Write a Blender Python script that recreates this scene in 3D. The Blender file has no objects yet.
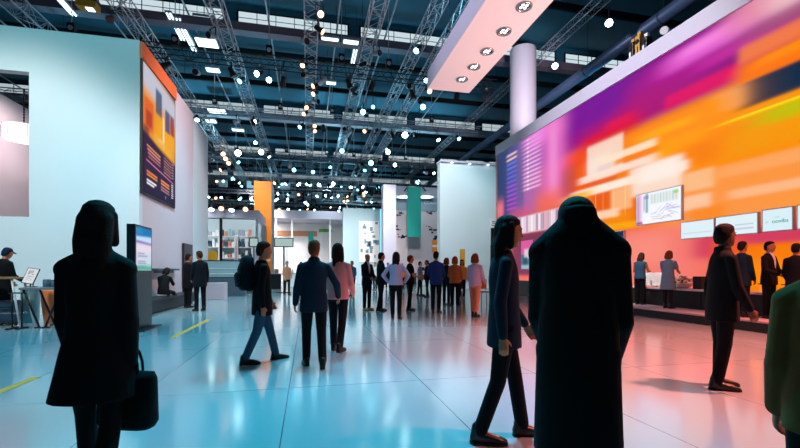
import bpy, bmesh, math, random
import numpy as np
from mathutils import Vector, Matrix

RND = random.Random(11)
SC = bpy.context.scene
COL = SC.collection
PI = math.pi
V = Vector

# ------------------------------------------------------------------ camera model (metres)
FOC = 410.0                       # focal length in pixels of an 800-pixel-wide frame
CAM_H = 1.28
YAW = math.atan(92 / FOC)
SY, CY = math.sin(YAW), math.cos(YAW)
HORIZON = 270.0


def at_depth(px, d, z=0.0):
    u = (px - 400) / FOC * d
    return V((d * SY + u * CY, d * CY - u * SY, z))


def at_x(px, X, z=0.0):
    return at_depth(px, X / (SY + (px - 400) / FOC * CY), z)


def at_y(px, Y, z=0.0):
    return at_depth(px, Y / (CY - (px - 400) / FOC * SY), z)


def depth_of(p):
    return p.x * SY + p.y * CY


def height(py, p):
    return CAM_H + (HORIZON - py) * depth_of(p) / FOC


# ------------------------------------------------------------------ colours and materials
def lin(c):
    return c / 12.92 if c <= 0.04045 else ((c + 0.055) / 1.055) ** 2.4


def hx(s):
    s = s.lstrip('#')
    return tuple(lin(int(s[i:i + 2], 16) / 255) for i in (0, 2, 4))


MATS = {}


def mat(name, color, rough=0.6, metal=0.0, spec=0.5, bump=0.0, bscale=60.0, vary=0.0, vscale=3.0,
        emit=None, estr=0.0, sheen=0.0, alpha=None, trans=0.0):
    if name in MATS:
        return MATS[name]
    if isinstance(color, str):
        color = hx(color)
    m = bpy.data.materials.new(name)
    m.use_nodes = True
    nt = m.node_tree
    b = nt.nodes['Principled BSDF']
    b.inputs['Base Color'].default_value = (*color, 1)
    b.inputs['Roughness'].default_value = rough
    b.inputs['Metallic'].default_value = metal
    b.inputs['Specular IOR Level'].default_value = spec
    if sheen:
        b.inputs['Sheen Weight'].default_value = sheen
    if trans:
        b.inputs['Transmission Weight'].default_value = trans
        b.inputs['IOR'].default_value = 1.1
    if emit is not None:
        if isinstance(emit, str):
            emit = hx(emit)
        b.inputs['Emission Color'].default_value = (*emit, 1)
        b.inputs['Emission Strength'].default_value = estr
    tc = nt.nodes.new('ShaderNodeTexCoord')
    if vary:
        n = nt.nodes.new('ShaderNodeTexNoise')
        n.inputs['Scale'].default_value = vscale
        n.inputs['Detail'].default_value = 4
        mx = nt.nodes.new('ShaderNodeMix')
        mx.data_type = 'RGBA'
        mx.inputs['A'].default_value = (*[c * (1 - vary) for c in color], 1)
        mx.inputs['B'].default_value = (*[min(1, c * (1 + vary)) for c in color], 1)
        nt.links.new(tc.outputs['Object'], n.inputs['Vector'])
        nt.links.new(n.outputs['Fac'], mx.inputs['Factor'])
        nt.links.new(mx.outputs['Result'], b.inputs['Base Color'])
    if bump:
        n2 = nt.nodes.new('ShaderNodeTexNoise')
        n2.inputs['Scale'].default_value = bscale
        n2.inputs['Detail'].default_value = 3
        bp = nt.nodes.new('ShaderNodeBump')
        bp.inputs['Strength'].default_value = bump
        bp.inputs['Distance'].default_value = 0.02
        nt.links.new(tc.outputs['Object'], n2.inputs['Vector'])
        nt.links.new(n2.outputs['Fac'], bp.inputs['Height'])
        nt.links.new(bp.outputs['Normal'], b.inputs['Normal'])
    MATS[name] = m
    return m


def glow(name, color, strength, sample=False):
    """something that gives off light: a lens, a tube, a lit window"""
    if name in MATS:
        return MATS[name]
    if isinstance(color, str):
        color = hx(color)
    m = bpy.data.materials.new(name)
    m.use_nodes = True
    nt = m.node_tree
    nt.nodes.remove(nt.nodes['Principled BSDF'])
    e = nt.nodes.new('ShaderNodeEmission')
    e.inputs['Color'].default_value = (*color, 1)
    e.inputs['Strength'].default_value = strength
    nt.links.new(e.outputs['Emission'], nt.nodes['Material Output'].inputs['Surface'])
    if not sample:
        m.cycles.emission_sampling = 'NONE'
    MATS[name] = m
    return m


def screen_mat(name, strength=1.0, sample=True):
    """a lit display: its picture is stored per pixel in the colour attribute 'picture'"""
    if name in MATS:
        return MATS[name]
    m = bpy.data.materials.new(name)
    m.use_nodes = True
    nt = m.node_tree
    b = nt.nodes['Principled BSDF']
    b.inputs['Base Color'].default_value = (0.01, 0.01, 0.012, 1)
    b.inputs['Roughness'].default_value = 0.6
    b.inputs['Specular IOR Level'].default_value = 0.04
    a = nt.nodes.new('ShaderNodeAttribute')
    a.attribute_name = 'picture'
    nt.links.new(a.outputs['Color'], b.inputs['Emission Color'])
    b.inputs['Emission Strength'].default_value = strength
    if not sample:
        m.cycles.emission_sampling = 'NONE'
    MATS[name] = m
    return m


def print_mat(name, rough=0.45):
    """a printed board: its print is stored per point in the colour attribute 'picture'"""
    if name in MATS:
        return MATS[name]
    m = bpy.data.materials.new(name)
    m.use_nodes = True
    nt = m.node_tree
    b = nt.nodes['Principled BSDF']
    b.inputs['Roughness'].default_value = rough
    a = nt.nodes.new('ShaderNodeAttribute')
    a.attribute_name = 'picture'
    nt.links.new(a.outputs['Color'], b.inputs['Base Color'])
    MATS[name] = m
    return m


# ------------------------------------------------------------------ objects
def tag(o, label=None, cat=None, group=None, kind=None):
    if label:
        o['label'] = label
    if cat:
        o['category'] = cat
    if group:
        o['group'] = group
    if kind:
        o['kind'] = kind
    return o


def empty(name, loc=(0, 0, 0), rz=0.0, label=None, cat=None, group=None):
    o = bpy.data.objects.new(name, None)
    o.empty_display_size = 0.2
    COL.objects.link(o)
    o.location = loc
    o.rotation_euler = (0, 0, rz)
    tag(o, label, cat, group)
    return o


def link_mesh(name, me, parent=None, mats=()):
    o = bpy.data.objects.new(name, me)
    COL.objects.link(o)
    for m in mats:
        me.materials.append(m)
    if parent is not None:
        o.parent = parent
    return o


def copy_tree(o, kids, parent=None):
    c = o.copy()
    COL.objects.link(c)
    c.parent = parent
    for ch in kids.get(o.name, ()):
        copy_tree(ch, kids, c)
    return c


def kids_map():
    k = {}
    for o in bpy.data.objects:
        if o.parent is not None:
            k.setdefault(o.parent.name, []).append(o)
    return k


def perp(ax):
    ax = ax.normalized()
    r = V((0, 0, 1)) if abs(ax.z) < 0.9 else V((1, 0, 0))
    u = ax.cross(r).normalized()
    return u, ax.cross(u).normalized()


class MB:
    """collects shapes into one bmesh"""

    def __init__(self):
        self.bm = bmesh.new()
        self.mi = 0

    def _f(self, vs, smooth=False):
        try:
            f = self.bm.faces.new(vs)
            f.smooth = smooth
            f.material_index = self.mi
            return f
        except ValueError:
            return None

    def box(self, c, s, rz=0.0, bevel=0.0, m=None):
        """box of size s about the centre c"""
        c = V(c)
        rot = m if m is not None else Matrix.Rotation(rz, 3, 'Z')
        hs = [x / 2 for x in s]
        if bevel <= 0:
            vs = [self.bm.verts.new(c + rot @ V((sx * hs[0], sy * hs[1], sz * hs[2])))
                  for sx in (-1, 1) for sy in (-1, 1) for sz in (-1, 1)]
            for q in ((0, 1, 3, 2), (4, 6, 7, 5), (0, 4, 5, 1), (2, 3, 7, 6), (0, 2, 6, 4), (1, 5, 7, 3)):
                self._f([vs[i] for i in q])
        else:
            t = bmesh.new()
            bmesh.ops.create_cube(t, size=1.0)
            for v in t.verts:
                v.co = V((v.co.x * s[0], v.co.y * s[1], v.co.z * s[2]))
            bmesh.ops.bevel(t, geom=list(t.edges), offset=bevel, segments=2, affect='EDGES', profile=0.6)
            mp = {v.index: self.bm.verts.new(c + rot @ v.co) for v in t.verts}
            for f in t.faces:
                self._f([mp[v.index] for v in f.verts])
            t.free()
        return self

    def bb(self, a, b, bevel=0.0):
        """box between two corners"""
        a, b = V(a), V(b)
        return self.box((a + b) / 2, [abs(b[i] - a[i]) for i in range(3)], bevel=bevel)

    def bar(self, a, b, r, seg=6, r2=None):
        a, b = V(a), V(b)
        r2 = r if r2 is None else r2
        u, v = perp(b - a)
        A, B = [], []
        for i in range(seg):
            t = 2 * PI * (i + 0.5) / seg
            d = u * math.cos(t) + v * math.sin(t)
            A.append(self.bm.verts.new(a + d * r))
            B.append(self.bm.verts.new(b + d * r2))
        for i in range(seg):
            j = (i + 1) % seg
            self._f([A[i], A[j], B[j], B[i]], seg > 6)
        self._f(A[::-1])
        self._f(B)
        return self

    def lathe(self, c, prof, seg=24, axis=(0, 0, 1), cap=True):
        """rings (r, h) about an axis through c"""
        c, ax = V(c), V(axis).normalized()
        u, v = perp(ax)
        rings = []
        for r, h in prof:
            rings.append([self.bm.verts.new(c + ax * h + (u * math.cos(2 * PI * i / seg) + v * math.sin(2 * PI * i / seg)) * max(r, 1e-4))
                          for i in range(seg)])
        for k in range(len(rings) - 1):
            for i in range(seg):
                j = (i + 1) % seg
                self._f([rings[k][i], rings[k][j], rings[k + 1][j], rings[k + 1][i]], True)
        if cap:
            self._f(rings[0][::-1])
            self._f(rings[-1])
        return self

    def ball(self, c, r, seg=12, rings=8, m=None):
        """ellipsoid"""
        if not hasattr(r, '__len__'):
            r = (r, r, r)
        c = V(c)
        rot = m if m is not None else Matrix.Identity(3)
        top = self.bm.verts.new(c + rot @ V((0, 0, r[2])))
        bot = self.bm.verts.new(c + rot @ V((0, 0, -r[2])))
        rr = []
        for k in range(1, rings):
            t = PI * k / rings
            rr.append([self.bm.verts.new(c + rot @ V((r[0] * math.sin(t) * math.cos(2 * PI * i / seg), r[1] * math.sin(t) * math.sin(2 * PI * i / seg), r[2] * math.cos(t))))
                       for i in range(seg)])
        for i in range(seg):
            j = (i + 1) % seg
            self._f([top, rr[0][i], rr[0][j]], True)
            self._f([bot, rr[-1][j], rr[-1][i]], True)
            for k in range(len(rr) - 1):
                self._f([rr[k][i], rr[k + 1][i], rr[k + 1][j], rr[k][j]], True)
        return self

    def rcone(self, a, b, ra, rb, seg=12, tf=None, flat=None):
        """closed capsule with two radii"""
        a, b = V(a), V(b)
        ax = b - a
        if ax.length < 1e-6:
            ax = V((0, 0, 1e-5))
        n = ax.normalized()
        u, v = perp(n)
        prof = [(ra * math.cos(t), -ra * math.sin(t), 0) for t in (PI / 2 * 0.66, PI / 2 * 0.33, 0)]
        prof += [(rb * math.cos(t), rb * math.sin(t), 1) for t in (0, PI / 2 * 0.33, PI / 2 * 0.66)]

        def P(q):
            if flat is not None:
                fv, fs = flat
                mid = a + (b - a) * max(0, min(1, (q - a).dot(n) / max(ax.length, 1e-6)))
                dd = q - mid
                q = mid + dd - fv * dd.dot(fv) * (1 - fs)
            return tf(q) if tf else q
        rings = []
        for r, h, e in prof:
            base = (b if e else a) + n * h
            rings.append([self.bm.verts.new(P(base + (u * math.cos(2 * PI * i / seg) + v * math.sin(2 * PI * i / seg)) * r)) for i in range(seg)])
        p0 = self.bm.verts.new(P(a - n * ra))
        p1 = self.bm.verts.new(P(b + n * rb))
        for k in range(len(rings) - 1):
            for i in range(seg):
                j = (i + 1) % seg
                self._f([rings[k][i], rings[k][j], rings[k + 1][j], rings[k + 1][i]], True)
        for i in range(seg):
            j = (i + 1) % seg
            self._f([p0, rings[0][j], rings[0][i]], True)
            self._f([p1, rings[-1][i], rings[-1][j]], True)
        return self

    def loft(self, rings, seg=20, tf=None, ex=2.0, smooth=True):
        """rings (centre, half-axis u, half-axis v), closed at both ends; ex > 2 squares the section"""
        R = []
        for c, u, v in rings:
            c, u, v = V(c), V(u), V(v)
            row = []
            for i in range(seg):
                t = 2 * PI * i / seg
                ct, st = math.cos(t), math.sin(t)
                k = 1.0 if ex == 2.0 else 1.0 / ((abs(ct) ** ex + abs(st) ** ex) ** (1 / ex))
                p = c + u * ct * k + v * st * k
                row.append(self.bm.verts.new(tf(p) if tf else p))
            R.append(row)
        for k in range(len(R) - 1):
            for i in range(seg):
                j = (i + 1) % seg
                self._f([R[k][i], R[k][j], R[k + 1][j], R[k + 1][i]], smooth)
        self._f(R[0][::-1], smooth)
        self._f(R[-1], smooth)
        return self

    def quad(self, a, b, c, d):
        self._f([self.bm.verts.new(V(p)) for p in (a, b, c, d)])
        return self

    def mesh(self, name):
        bmesh.ops.recalc_face_normals(self.bm, faces=list(self.bm.faces))
        me = bpy.data.meshes.new(name)
        self.bm.to_mesh(me)
        self.bm.free()
        return me

    def build(self, name, m, parent=None, world=False):
        """link as ONE mesh; world=True: the shapes are in world space and the (unrotated) parent's place is taken off"""
        if world and parent is not None:
            off = V((0, 0, 0))
            p = parent
            while p is not None:
                off += p.location
                p = p.parent
            bmesh.ops.translate(self.bm, verts=list(self.bm.verts), vec=-off)
        mats = m if isinstance(m, (list, tuple)) else (m,)
        return link_mesh(name, self.mesh(name), parent, mats)


def bake(mb, voxel, smooth_it):
    """fuse the closed shapes of mb into one continuous skin"""
    bmesh.ops.recalc_face_normals(mb.bm, faces=list(mb.bm.faces))
    me = bpy.data.meshes.new('tmp')
    mb.bm.to_mesh(me)
    mb.bm.free()
    o = bpy.data.objects.new('tmp', me)
    COL.objects.link(o)
    r = o.modifiers.new('r', 'REMESH')
    r.mode = 'VOXEL'
    r.voxel_size = voxel
    r.use_smooth_shade = True
    if smooth_it:
        s = o.modifiers.new('s', 'SMOOTH')
        s.factor = 0.5
        s.iterations = smooth_it
    dg = bpy.context.evaluated_depsgraph_get()
    out = bpy.data.meshes.new_from_object(o.evaluated_get(dg))
    bpy.data.objects.remove(o)
    bpy.data.meshes.remove(me)
    return out


def structure(o):
    o['kind'] = 'structure'
    return o


def panel_mesh(name, origin, uvec, vvec, nu, nv, paint, m, parent=None):
    """flat grid in the plane (u, v); paint(U, V) -> rgb arrays stored in the attribute 'picture'. U, V run 0..|u|, 0..|v| in metres"""
    origin, uvec, vvec = V(origin), V(uvec), V(vvec)
    lu, lv = uvec.length, vvec.length
    us, vs = np.linspace(0, 1, nu + 1), np.linspace(0, 1, nv + 1)
    U, W = np.meshgrid(us, vs)
    P = np.array(origin)[None, None] + U[..., None] * np.array(uvec) + W[..., None] * np.array(vvec)
    col = np.ones((nv + 1, nu + 1, 4), np.float32)
    col[..., :3] = paint(U * lu, W * lv)
    idx = np.arange((nu + 1) * (nv + 1)).reshape(nv + 1, nu + 1)
    faces = np.stack([idx[:-1, :-1], idx[:-1, 1:], idx[1:, 1:], idx[1:, :-1]], -1).reshape(-1, 4)
    me = bpy.data.meshes.new(name)
    me.from_pydata(P.reshape(-1, 3).tolist(), [], faces.tolist())
    ca = me.color_attributes.new('picture', 'FLOAT_COLOR', 'POINT')
    ca.data.foreach_set('color', col.reshape(-1))
    me.update()
    return link_mesh(name, me, parent, (m,))


class Paint:
    """a picture made of soft-edged rectangles"""

    def __init__(self, U, W, base):
        self.U, self.W = U, W
        self.img = np.zeros(U.shape + (3,)) + np.array(hx(base))

    @staticmethod
    def edge(x, a, b, s):
        s = max(s, 1e-4)
        f = lambda t: 1 / (1 + np.exp(-np.clip(t * 4 / s, -40, 40)))
        return f(x - a) * f(b - x)

    def rect(self, u0, u1, v0, v1, c, a=1.0, su=0.05, sv=0.05, shear=0.0):
        W = self.W - shear * (self.U - (u0 + u1) / 2)
        k = (self.edge(self.U, min(u0, u1), max(u0, u1), su) * self.edge(W, min(v0, v1), max(v0, v1), sv) * a)[..., None]
        self.img = self.img * (1 - k) + np.array(hx(c)) * k
        return self

    def grad(self, u0, u1, v0, v1, c, a=1.0, s=1.0):
        return self.rect(u0, u1, v0, v1, c, a, s, s)


def text(name, body, size, origin, udir, vdir, m, parent=None, depth=0.004):
    cu = bpy.data.curves.new(name, 'FONT')
    cu.body = body
    cu.size = size
    cu.extrude = depth
    cu.align_x = 'CENTER'
    cu.align_y = 'CENTER'
    cu.resolution_u = 3
    t = bpy.data.objects.new('tmp', cu)
    COL.objects.link(t)
    me = bpy.data.meshes.new_from_object(t.evaluated_get(bpy.context.evaluated_depsgraph_get()))
    bpy.data.objects.remove(t)
    bpy.data.curves.remove(cu)
    me.name = name
    o = link_mesh(name, me, None, (m,))
    u, v = V(udir).normalized(), V(vdir).normalized()
    n = u.cross(v)
    M = Matrix((u, v, n)).transposed().to_4x4()
    M.translation = V(origin)
    if parent is not None:
        o.parent = parent
        M.translation = V(origin) - parent.location
    o.matrix_local = M
    return o

# ================================================================== PEOPLE
SKIN = [mat('skin light', '#d99a78', 0.55, bump=0.05, bscale=200), mat('skin tan', '#b8734f', 0.55, bump=0.05, bscale=200),
        mat('skin deep', '#6d4330', 0.55, bump=0.05, bscale=200)]
EYE_W = mat('eye white', '#d8d4d0', 0.3)
EYE_D = mat('eye dark', '#1a1210', 0.2)
LIP = mat('lip', '#9a5148', 0.5)
HAIR = {k: mat('hair ' + k, c, 0.8, spec=.2, bump=0.35, bscale=90, vary=0.3, vscale=40) for k, c in
        dict(black='#0a0b0e', dark='#1a1210', brown='#3a2115', auburn='#7a3517', ginger='#a04a1c', blonde='#b07a3c', grey='#6f7072').items()}


def cloth(name, c, **k):
    return mat('cloth ' + name, c, 0.85, spec=0.2, bump=0.25, bscale=14, **k)


BLACK = cloth('black', '#06090d')
NAVYB = cloth('blue black', '#07121c')
TEALD = cloth('dark teal', '#082333')
NAVY = cloth('navy', '#0f2038')
BLUE = cloth('royal blue', '#1c3a78')
STEEL = cloth('steel blue', '#31566f')
GREY = cloth('grey', '#4a5560')
BLUEGREY = cloth('blue grey', '#71879a', vary=0.25, vscale=30)
WHITE = cloth('white', '#d5d6dc')
LILAC = cloth('lilac', '#b9a9c8')
PINK = cloth('pink', '#d88a8a')
SALMON = cloth('salmon', '#c9886a')
ORANGE = cloth('orange brown', '#b8663c')
OLIVE = cloth('olive', '#7a4c24')
STONE = cloth('stone', '#8a7a78')
TIGHTS = cloth('dark tights', '#241c22')
LEATHER = mat('black leather', '#08080a', 0.35, bump=0.1, bscale=80)
TANSHOE = mat('yellow shoe leather', '#b8862c', 0.5)
SOLE = mat('shoe sole', '#101012', 0.7)


def rot_x(a):
    return Matrix.Rotation(a, 3, 'X')


def person(loc, rz, h, label, outfit, pose=None, voxel=0.012, w=1.0, skin=0, group=None, cat='person'):
    """one figure standing at loc, facing its own +Y turned by rz"""
    p = dict(legs=((0, 0), (0, 0)), arms=((0, 8, 10, 0), (0, 8, 10, 0)), lean=0.0, head=(0, 0), splay=0.0, droop=0.0)
    p.update(pose or {})
    k = h / 1.75
    D = math.radians
    lean = D(p['lean'])
    root = empty('person', loc, rz, label, cat, group)

    # --- skeleton
    sides = (-1, 1)
    hips = {s: V((s * 0.09, 0, 0.90)) for s in sides}
    knee, ankle, shank = {}, {}, {}
    for s, (pt, kb) in zip(sides, p['legs']):
        pt, kb = D(pt), D(kb)
        sp = D(p['splay']) * s
        knee[s] = hips[s] + V((s * 0.004 + math.sin(sp) * 0.42, math.sin(pt) * 0.42, -math.cos(pt) * 0.42))
        a2 = pt - kb
        ankle[s] = knee[s] + V((math.sin(sp) * 0.4, math.sin(a2) * 0.40 - 0.01, -math.cos(a2) * 0.40))
        shank[s] = a2
    dz = 0.085 - min(a.z for a in ankle.values())
    UP = V((0, 0, dz))
    for s in sides:
        hips[s] += UP
        knee[s] += UP
        ankle[s] += UP
    piv = V((0, 0, 0.95 + dz))

    def T(q, full=False):
        """upper-body bend, q given before the bend and without dz"""
        q = q + UP
        f = 1.0 if full else max(0.0, min(1.0, (q.z - piv.z) / 0.30))
        return piv + rot_x(-lean * f) @ (q - piv)
    nb = T(V((0, -0.005, 1.47)))
    hp, hy = D(p['head'][0]), D(p['head'][1])
    HM = Matrix.Rotation(hy, 3, 'Z') @ rot_x(-(lean * 0.6 + hp))
    hc = nb + HM @ V((0, 0.03, 0.155))

    def H(q):
        return hc + HM @ V(q)
    sh, el, wr, fdir = {}, {}, {}, {}
    for s, (pt, ab, eb, inw) in zip(sides, p['arms']):
        pt, ab, eb, inw = D(pt), D(ab), D(eb), D(inw)
        sh[s] = T(V((s * 0.172 * w, -0.005, 1.378 - p['droop'])))
        du = V((s * math.sin(ab), math.sin(pt) * math.cos(ab), -math.cos(pt) * math.cos(ab))).normalized()
        a2 = pt + eb
        df = V((-s * math.sin(inw) + s * math.sin(ab) * 0.4, math.sin(a2) * math.cos(inw), -math.cos(a2) * math.cos(inw))).normalized()
        el[s] = sh[s] + du * 0.295
        wr[s] = el[s] + df * 0.255
        fdir[s] = df

    # --- body: one continuous skin
    b = MB()
    X, Yv = V((1, 0, 0)), V((0, 1, 0))
    tor = [(0.84, .10, .075, 0), (0.90, .145, .095, 0), (0.98, .145, .095, 0), (1.08, .118, .082, 0), (1.2, .13, .09, .0), (1.32, .15, .09, -.005),
           (1.40, .13, .075, -.008), (1.45, .075, .06, -.008), (1.49, .05, .052, 0)]
    b.loft([(V((0, y, z)), X * (rx * w), Yv * (ry * w)) for z, rx, ry, y in tor], tf=lambda q: T(q))
    b.rcone(nb - HM @ V((0, 0, .03)), hc - HM @ V((0, .02, .06)), .054, .05)
    hd = [(-.118, .018, .018, .05), (-.108, .038, .04, .036), (-.085, .052, .062, .02), (-.05, .062, .08, .008), (0, .069, .089, .0), (.04, .073, .094, -.004),
          (.075, .069, .086, -.008), (.1, .053, .065, -.012), (.116, .028, .034, -.014)]
    b.loft([(H((0, y, z)), HM @ X * rx, HM @ Yv * ry) for z, rx, ry, y in hd], seg=24)
    b.rcone(H((0, .086, .018)), H((0, .104, -.022)), .009, .015)
    b.rcone(H((-.03, .080, .034)), H((.03, .080, .034)), .012, .012)
    b.rcone(H((-.018, .078, -.056)), H((.018, .078, -.056)), .011, .011)
    lf = .82 if outfit.get('bottom', ('trousers', 0))[0] == 'trousers' else .95
    for s in sides:
        b.rcone(H((s * .073, -.012, .018)), H((s * .071, -.004, -.022)), .017, .012, flat=(HM @ X, .5))
        g = w
        b.rcone(sh[s], el[s], .05 * g, .038 * g)
        b.rcone(el[s], wr[s], .039 * g, .026 * g)
        b.rcone(hips[s], knee[s], .078 * g * lf, .052 * g * lf)
        b.rcone(knee[s], knee[s] * .6 + ankle[s] * .4 + V((0, -.012, 0)), .05 * g * lf, .052 * g * lf)
        b.rcone(knee[s] * .6 + ankle[s] * .4 + V((0, -.012, 0)), ankle[s], .052 * g * lf, .036 * g)
        # hand: palm, four bent fingers of unequal length, a thumb from the side near the wrist
        f = fdir[s]
        n = V((-s, 0, 0))
        n = (n - f * n.dot(f)).normalized()
        if n.length < 0.1:
            n = V((0, 0, -1))
        wv = f.cross(n).normalized()
        if wv.y < 0 and abs(f.z) > .5:
            wv = -wv
        pm = wr[s] + f * .085
        b.loft([(wr[s] - f * .01, wv * .026, n * .018), (wr[s] + f * .03, wv * .036, n * .017), (pm, wv * .041, n * .014), (pm + f * .012, wv * .034, n * .010)], seg=14)
        fr = max(.0088, voxel * .8)
        for i, (off, ln) in enumerate(((.031, .068), (.0105, .077), (-.0105, .072), (-.031, .056))):
            r0 = pm + wv * off - f * .01
            r1 = r0 + (f * .92 + n * .38) * (ln * .55)
            r2 = r1 + (f * .62 + n * .78) * (ln * .5)
            b.rcone(r0, r1, fr, fr * .95, 8)
            b.rcone(r1, r2, fr * .95, fr * .8, 8)
        t0 = wr[s] + f * .022 + wv * .026
        t1 = t0 + (f * .6 + wv * .7 + n * .35) * .036
        t2 = t1 + (f * .85 + wv * .2 + n * .45) * .032
        b.rcone(t0, t1, fr * 1.25, fr * 1.1, 8)
        b.rcone(t1, t2, fr * 1.1, fr * .9, 8)
        # foot inside the shoe
        lift = max(0.0, min(1.0, (ankle[s].z - .10) / .2))
        fd = V((0.12 * s, math.cos(lift * 1.0), -math.sin(lift * 1.0))).normalized()
        b.rcone(ankle[s] - V((0, .02, .02)), ankle[s] + fd * .13 - V((0, 0, .045 * (1 - lift))), .032, .026)
    me = bake(b, voxel, 4)
    # eyes, brows and lips join the same mesh
    bm = bmesh.new()
    bm.from_mesh(me)
    x = MB()
    x.bm.free()
    x.bm = bm
    for s in sides:
        x.mi = 1
        x.ball(H((s * .031, .079, .012)), .0125, 10, 8)
        x.mi = 2
        x.ball(H((s * .031, .0865, .012)), .0065, 8, 6)
        x.rcone(H((s * .016, .092, .033)), H((s * .046, .082, .034)), .0045, .003, 6)
    x.mi = 3
    x.rcone(H((-.02, .087, -.056)), H((.02, .087, -.056)), .0055, .0055, 8)
    bm.to_mesh(me)
    bm.free()
    for poly in me.polygons:
        poly.use_smooth = True
    me.name = 'body'
    me.transform(Matrix.Scale(k, 4))
    me.materials.clear()
    link_mesh('body', me, root, (SKIN[skin], EYE_W, EYE_D, LIP))

    def garment(nm, mb, m, it=4, vx=None):
        gm = bake(mb, vx or voxel, it)
        gm.name = nm
        gm.transform(Matrix.Scale(k, 4))
        gm.materials.clear()
        return link_mesh(nm, gm, root, (m,))

    # --- trousers or skirt
    kind, m = outfit.get('bottom', ('trousers', BLACK))
    if kind == 'trousers':
        g = MB()
        g.loft([(V((0, 0, z + dz)), X * (rx * w), Yv * (ry * w)) for z, rx, ry in ((.80, .12, .10), (.86, .168, .118), (.95, .168, .118), (1.03, .148, .108))])
        wide = outfit.get('wide', 1.0)
        for s in sides:
            g.rcone(hips[s], knee[s], .094 * w, .066 * w * wide)
            a = ankle[s] + (knee[s] - ankle[s]).normalized() * .01
            g.rcone(knee[s], a, .066 * w * wide, .056 * wide)
        garment('trousers', g, m)
    elif kind == 'skirt':
        g = MB()
        hem = outfit.get('skirt_hem', .55)
        rows = [(1.03, .148, .108), (.95, .172, .125), (.85, .185, .135), (hem, .20 + .06 * (.9 - hem), .15 + .06 * (.9 - hem))]
        g.loft([(V((0, 0, z + dz)), X * (rx * w), Yv * (ry * w)) for z, rx, ry in rows])
        garment('skirt', g, m)
    if outfit.get('tights'):
        g = MB()
        for s in sides:
            g.rcone(hips[s], knee[s], .084 * w, .058 * w)
            g.rcone(knee[s], knee[s] * .6 + ankle[s] * .4 + V((0, -.012, 0)), .056 * w, .058 * w)
            g.rcone(knee[s] * .6 + ankle[s] * .4 + V((0, -.012, 0)), ankle[s], .058 * w, .042 * w)
        garment('tights', g, outfit['tights'])

    # --- upper garment
    nm, m = outfit.get('top', ('jacket', NAVYB))
    hem = outfit.get('hem', .80)
    fl = outfit.get('flare', 1.0)
    th = outfit.get('thick', 0.0)
    g = MB()
    rows = [(1.485, .066, .066, -.006), (1.46, .088, .078, -.008), (1.435, .118, .088, -.008), (1.39, .158, .104, -.006), (1.33, .172, .118, -.004), (1.25, .174, .126, -.003), (1.12, .164, .122, 0), (.98, .178, .130, 0)]
    if hem < .95:
        n = 4
        for i in range(1, n + 1):
            t = i / n
            z = .98 + (hem - .98) * t
            rows.append((z, (.182 + .01 * t) * (1 + (fl - 1) * t), (.134 + .01 * t) * (1 + (fl - 1) * t), 0))
    g.loft([(V((0, y, z)), X * ((rx + th) * w), Yv * ((ry + th) * w)) for z, rx, ry, y in rows], seg=28, tf=lambda q: T(q) if q.z > .6 else q + UP)
    slv = outfit.get('sleeve', 'long')
    for s in sides:
        g.rcone(T(V((s * .055 * w, -.008, 1.43))), sh[s], .04 + th, .052 + th)
        if slv == 'long':
            g.rcone(sh[s], el[s], .054 * w + th, .052 * w + th)
            g.rcone(el[s], wr[s] - fdir[s] * .015, .055 * w + th, .042 * w + th)
        elif slv == 'short':
            g.rcone(sh[s], sh[s] * .45 + el[s] * .55, .066 * w, .06 * w)
    if outfit.get('collar'):
        g.loft([(T(V((0, -.012, 1.445))), X * .085, Yv * .08), (T(V((0, -.014, 1.50))), X * .074, Yv * .074), (T(V((0, -.014, 1.515))), X * .066, Yv * .066)], seg=20)
    garment(nm, g, m)
    if outfit.get('shirt'):
        g = MB()
        g.loft([(T(V((0, .105, 1.13))), X * .012, Yv * .03), (T(V((0, .112, 1.25))), X * .032, Yv * .025), (T(V((0, .088, 1.38))), X * .045, Yv * .03), (T(V((0, .05, 1.46))), X * .05, Yv * .03), (T(V((0, .03, 1.51))), X * .045, Yv * .035)], seg=14)
        garment('shirt', g, outfit['shirt'], 2)

    # --- hair
    style, m = outfit.get('hair', ('short', HAIR['dark']))
    if style != 'bald':
        g = MB()
        rows = [(.136, .022, .026, -.014), (.124, .052, .062, -.014), (.098, .076, .092, -.014), (.06, .085, .10, -.019), (.02, .085, .086, -.038), (-.02, .080, .066, -.055), (-.06, .066, .046, -.066), (-.085, .045, .028, -.07)]
        g.loft([(H((0, y, z)), HM @ X * (rx * .97), HM @ Yv * (ry * .98)) for z, rx, ry, y in rows], seg=22)
        if style == 'long':
            dn = rot_x(-lean) @ V((0, 0, -1))
            for s in (-.045, 0, .045):
                a0 = H((s, -.05, .02))
                g.rcone(a0, H((s * 1.15, -.075, -.11)), .05, .048)
                g.rcone(H((s * 1.15, -.075, -.11)), H((s * 1.15, -.08, -.11)) + dn * .17 + V((0, -.015, 0)), .048, .03)
            for s in sides:
                g.rcone(H((s * .068, -.01, .05)), H((s * .078, .0, -.11)), .03, .026)
        elif style == 'bob':
            for s in (-.05, 0, .05):
                g.rcone(H((s, -.04, .03)), H((s * 1.3, -.055, -.095)), .055, .05)
            for s in sides:
                g.rcone(H((s * .066, .0, .05)), H((s * .076, .01, -.085)), .03, .026)
        elif style == 'bun':
            g.rcone(H((0, -.11, .03)), H((0, -.14, .05)), .04, .045)
        elif style == 'cap':
            g.rcone(H((0, .06, .06)), H((0, .15, .045)), .06, .05, flat=(HM @ V((0, 0, 1)), .18))
        elif style == 'pony':
            g.rcone(H((0, -.10, .03)), H((0, -.15, -.02)), .03, .034)
            g.rcone(H((0, -.15, -.02)), H((0, -.13, -.19)), .034, .018)
        garment('cap' if style == 'cap' else 'hair', g, m, 3)

    # --- shoes
    sm = outfit.get('shoes', LEATHER)
    heel = outfit.get('heel', False)
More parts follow.
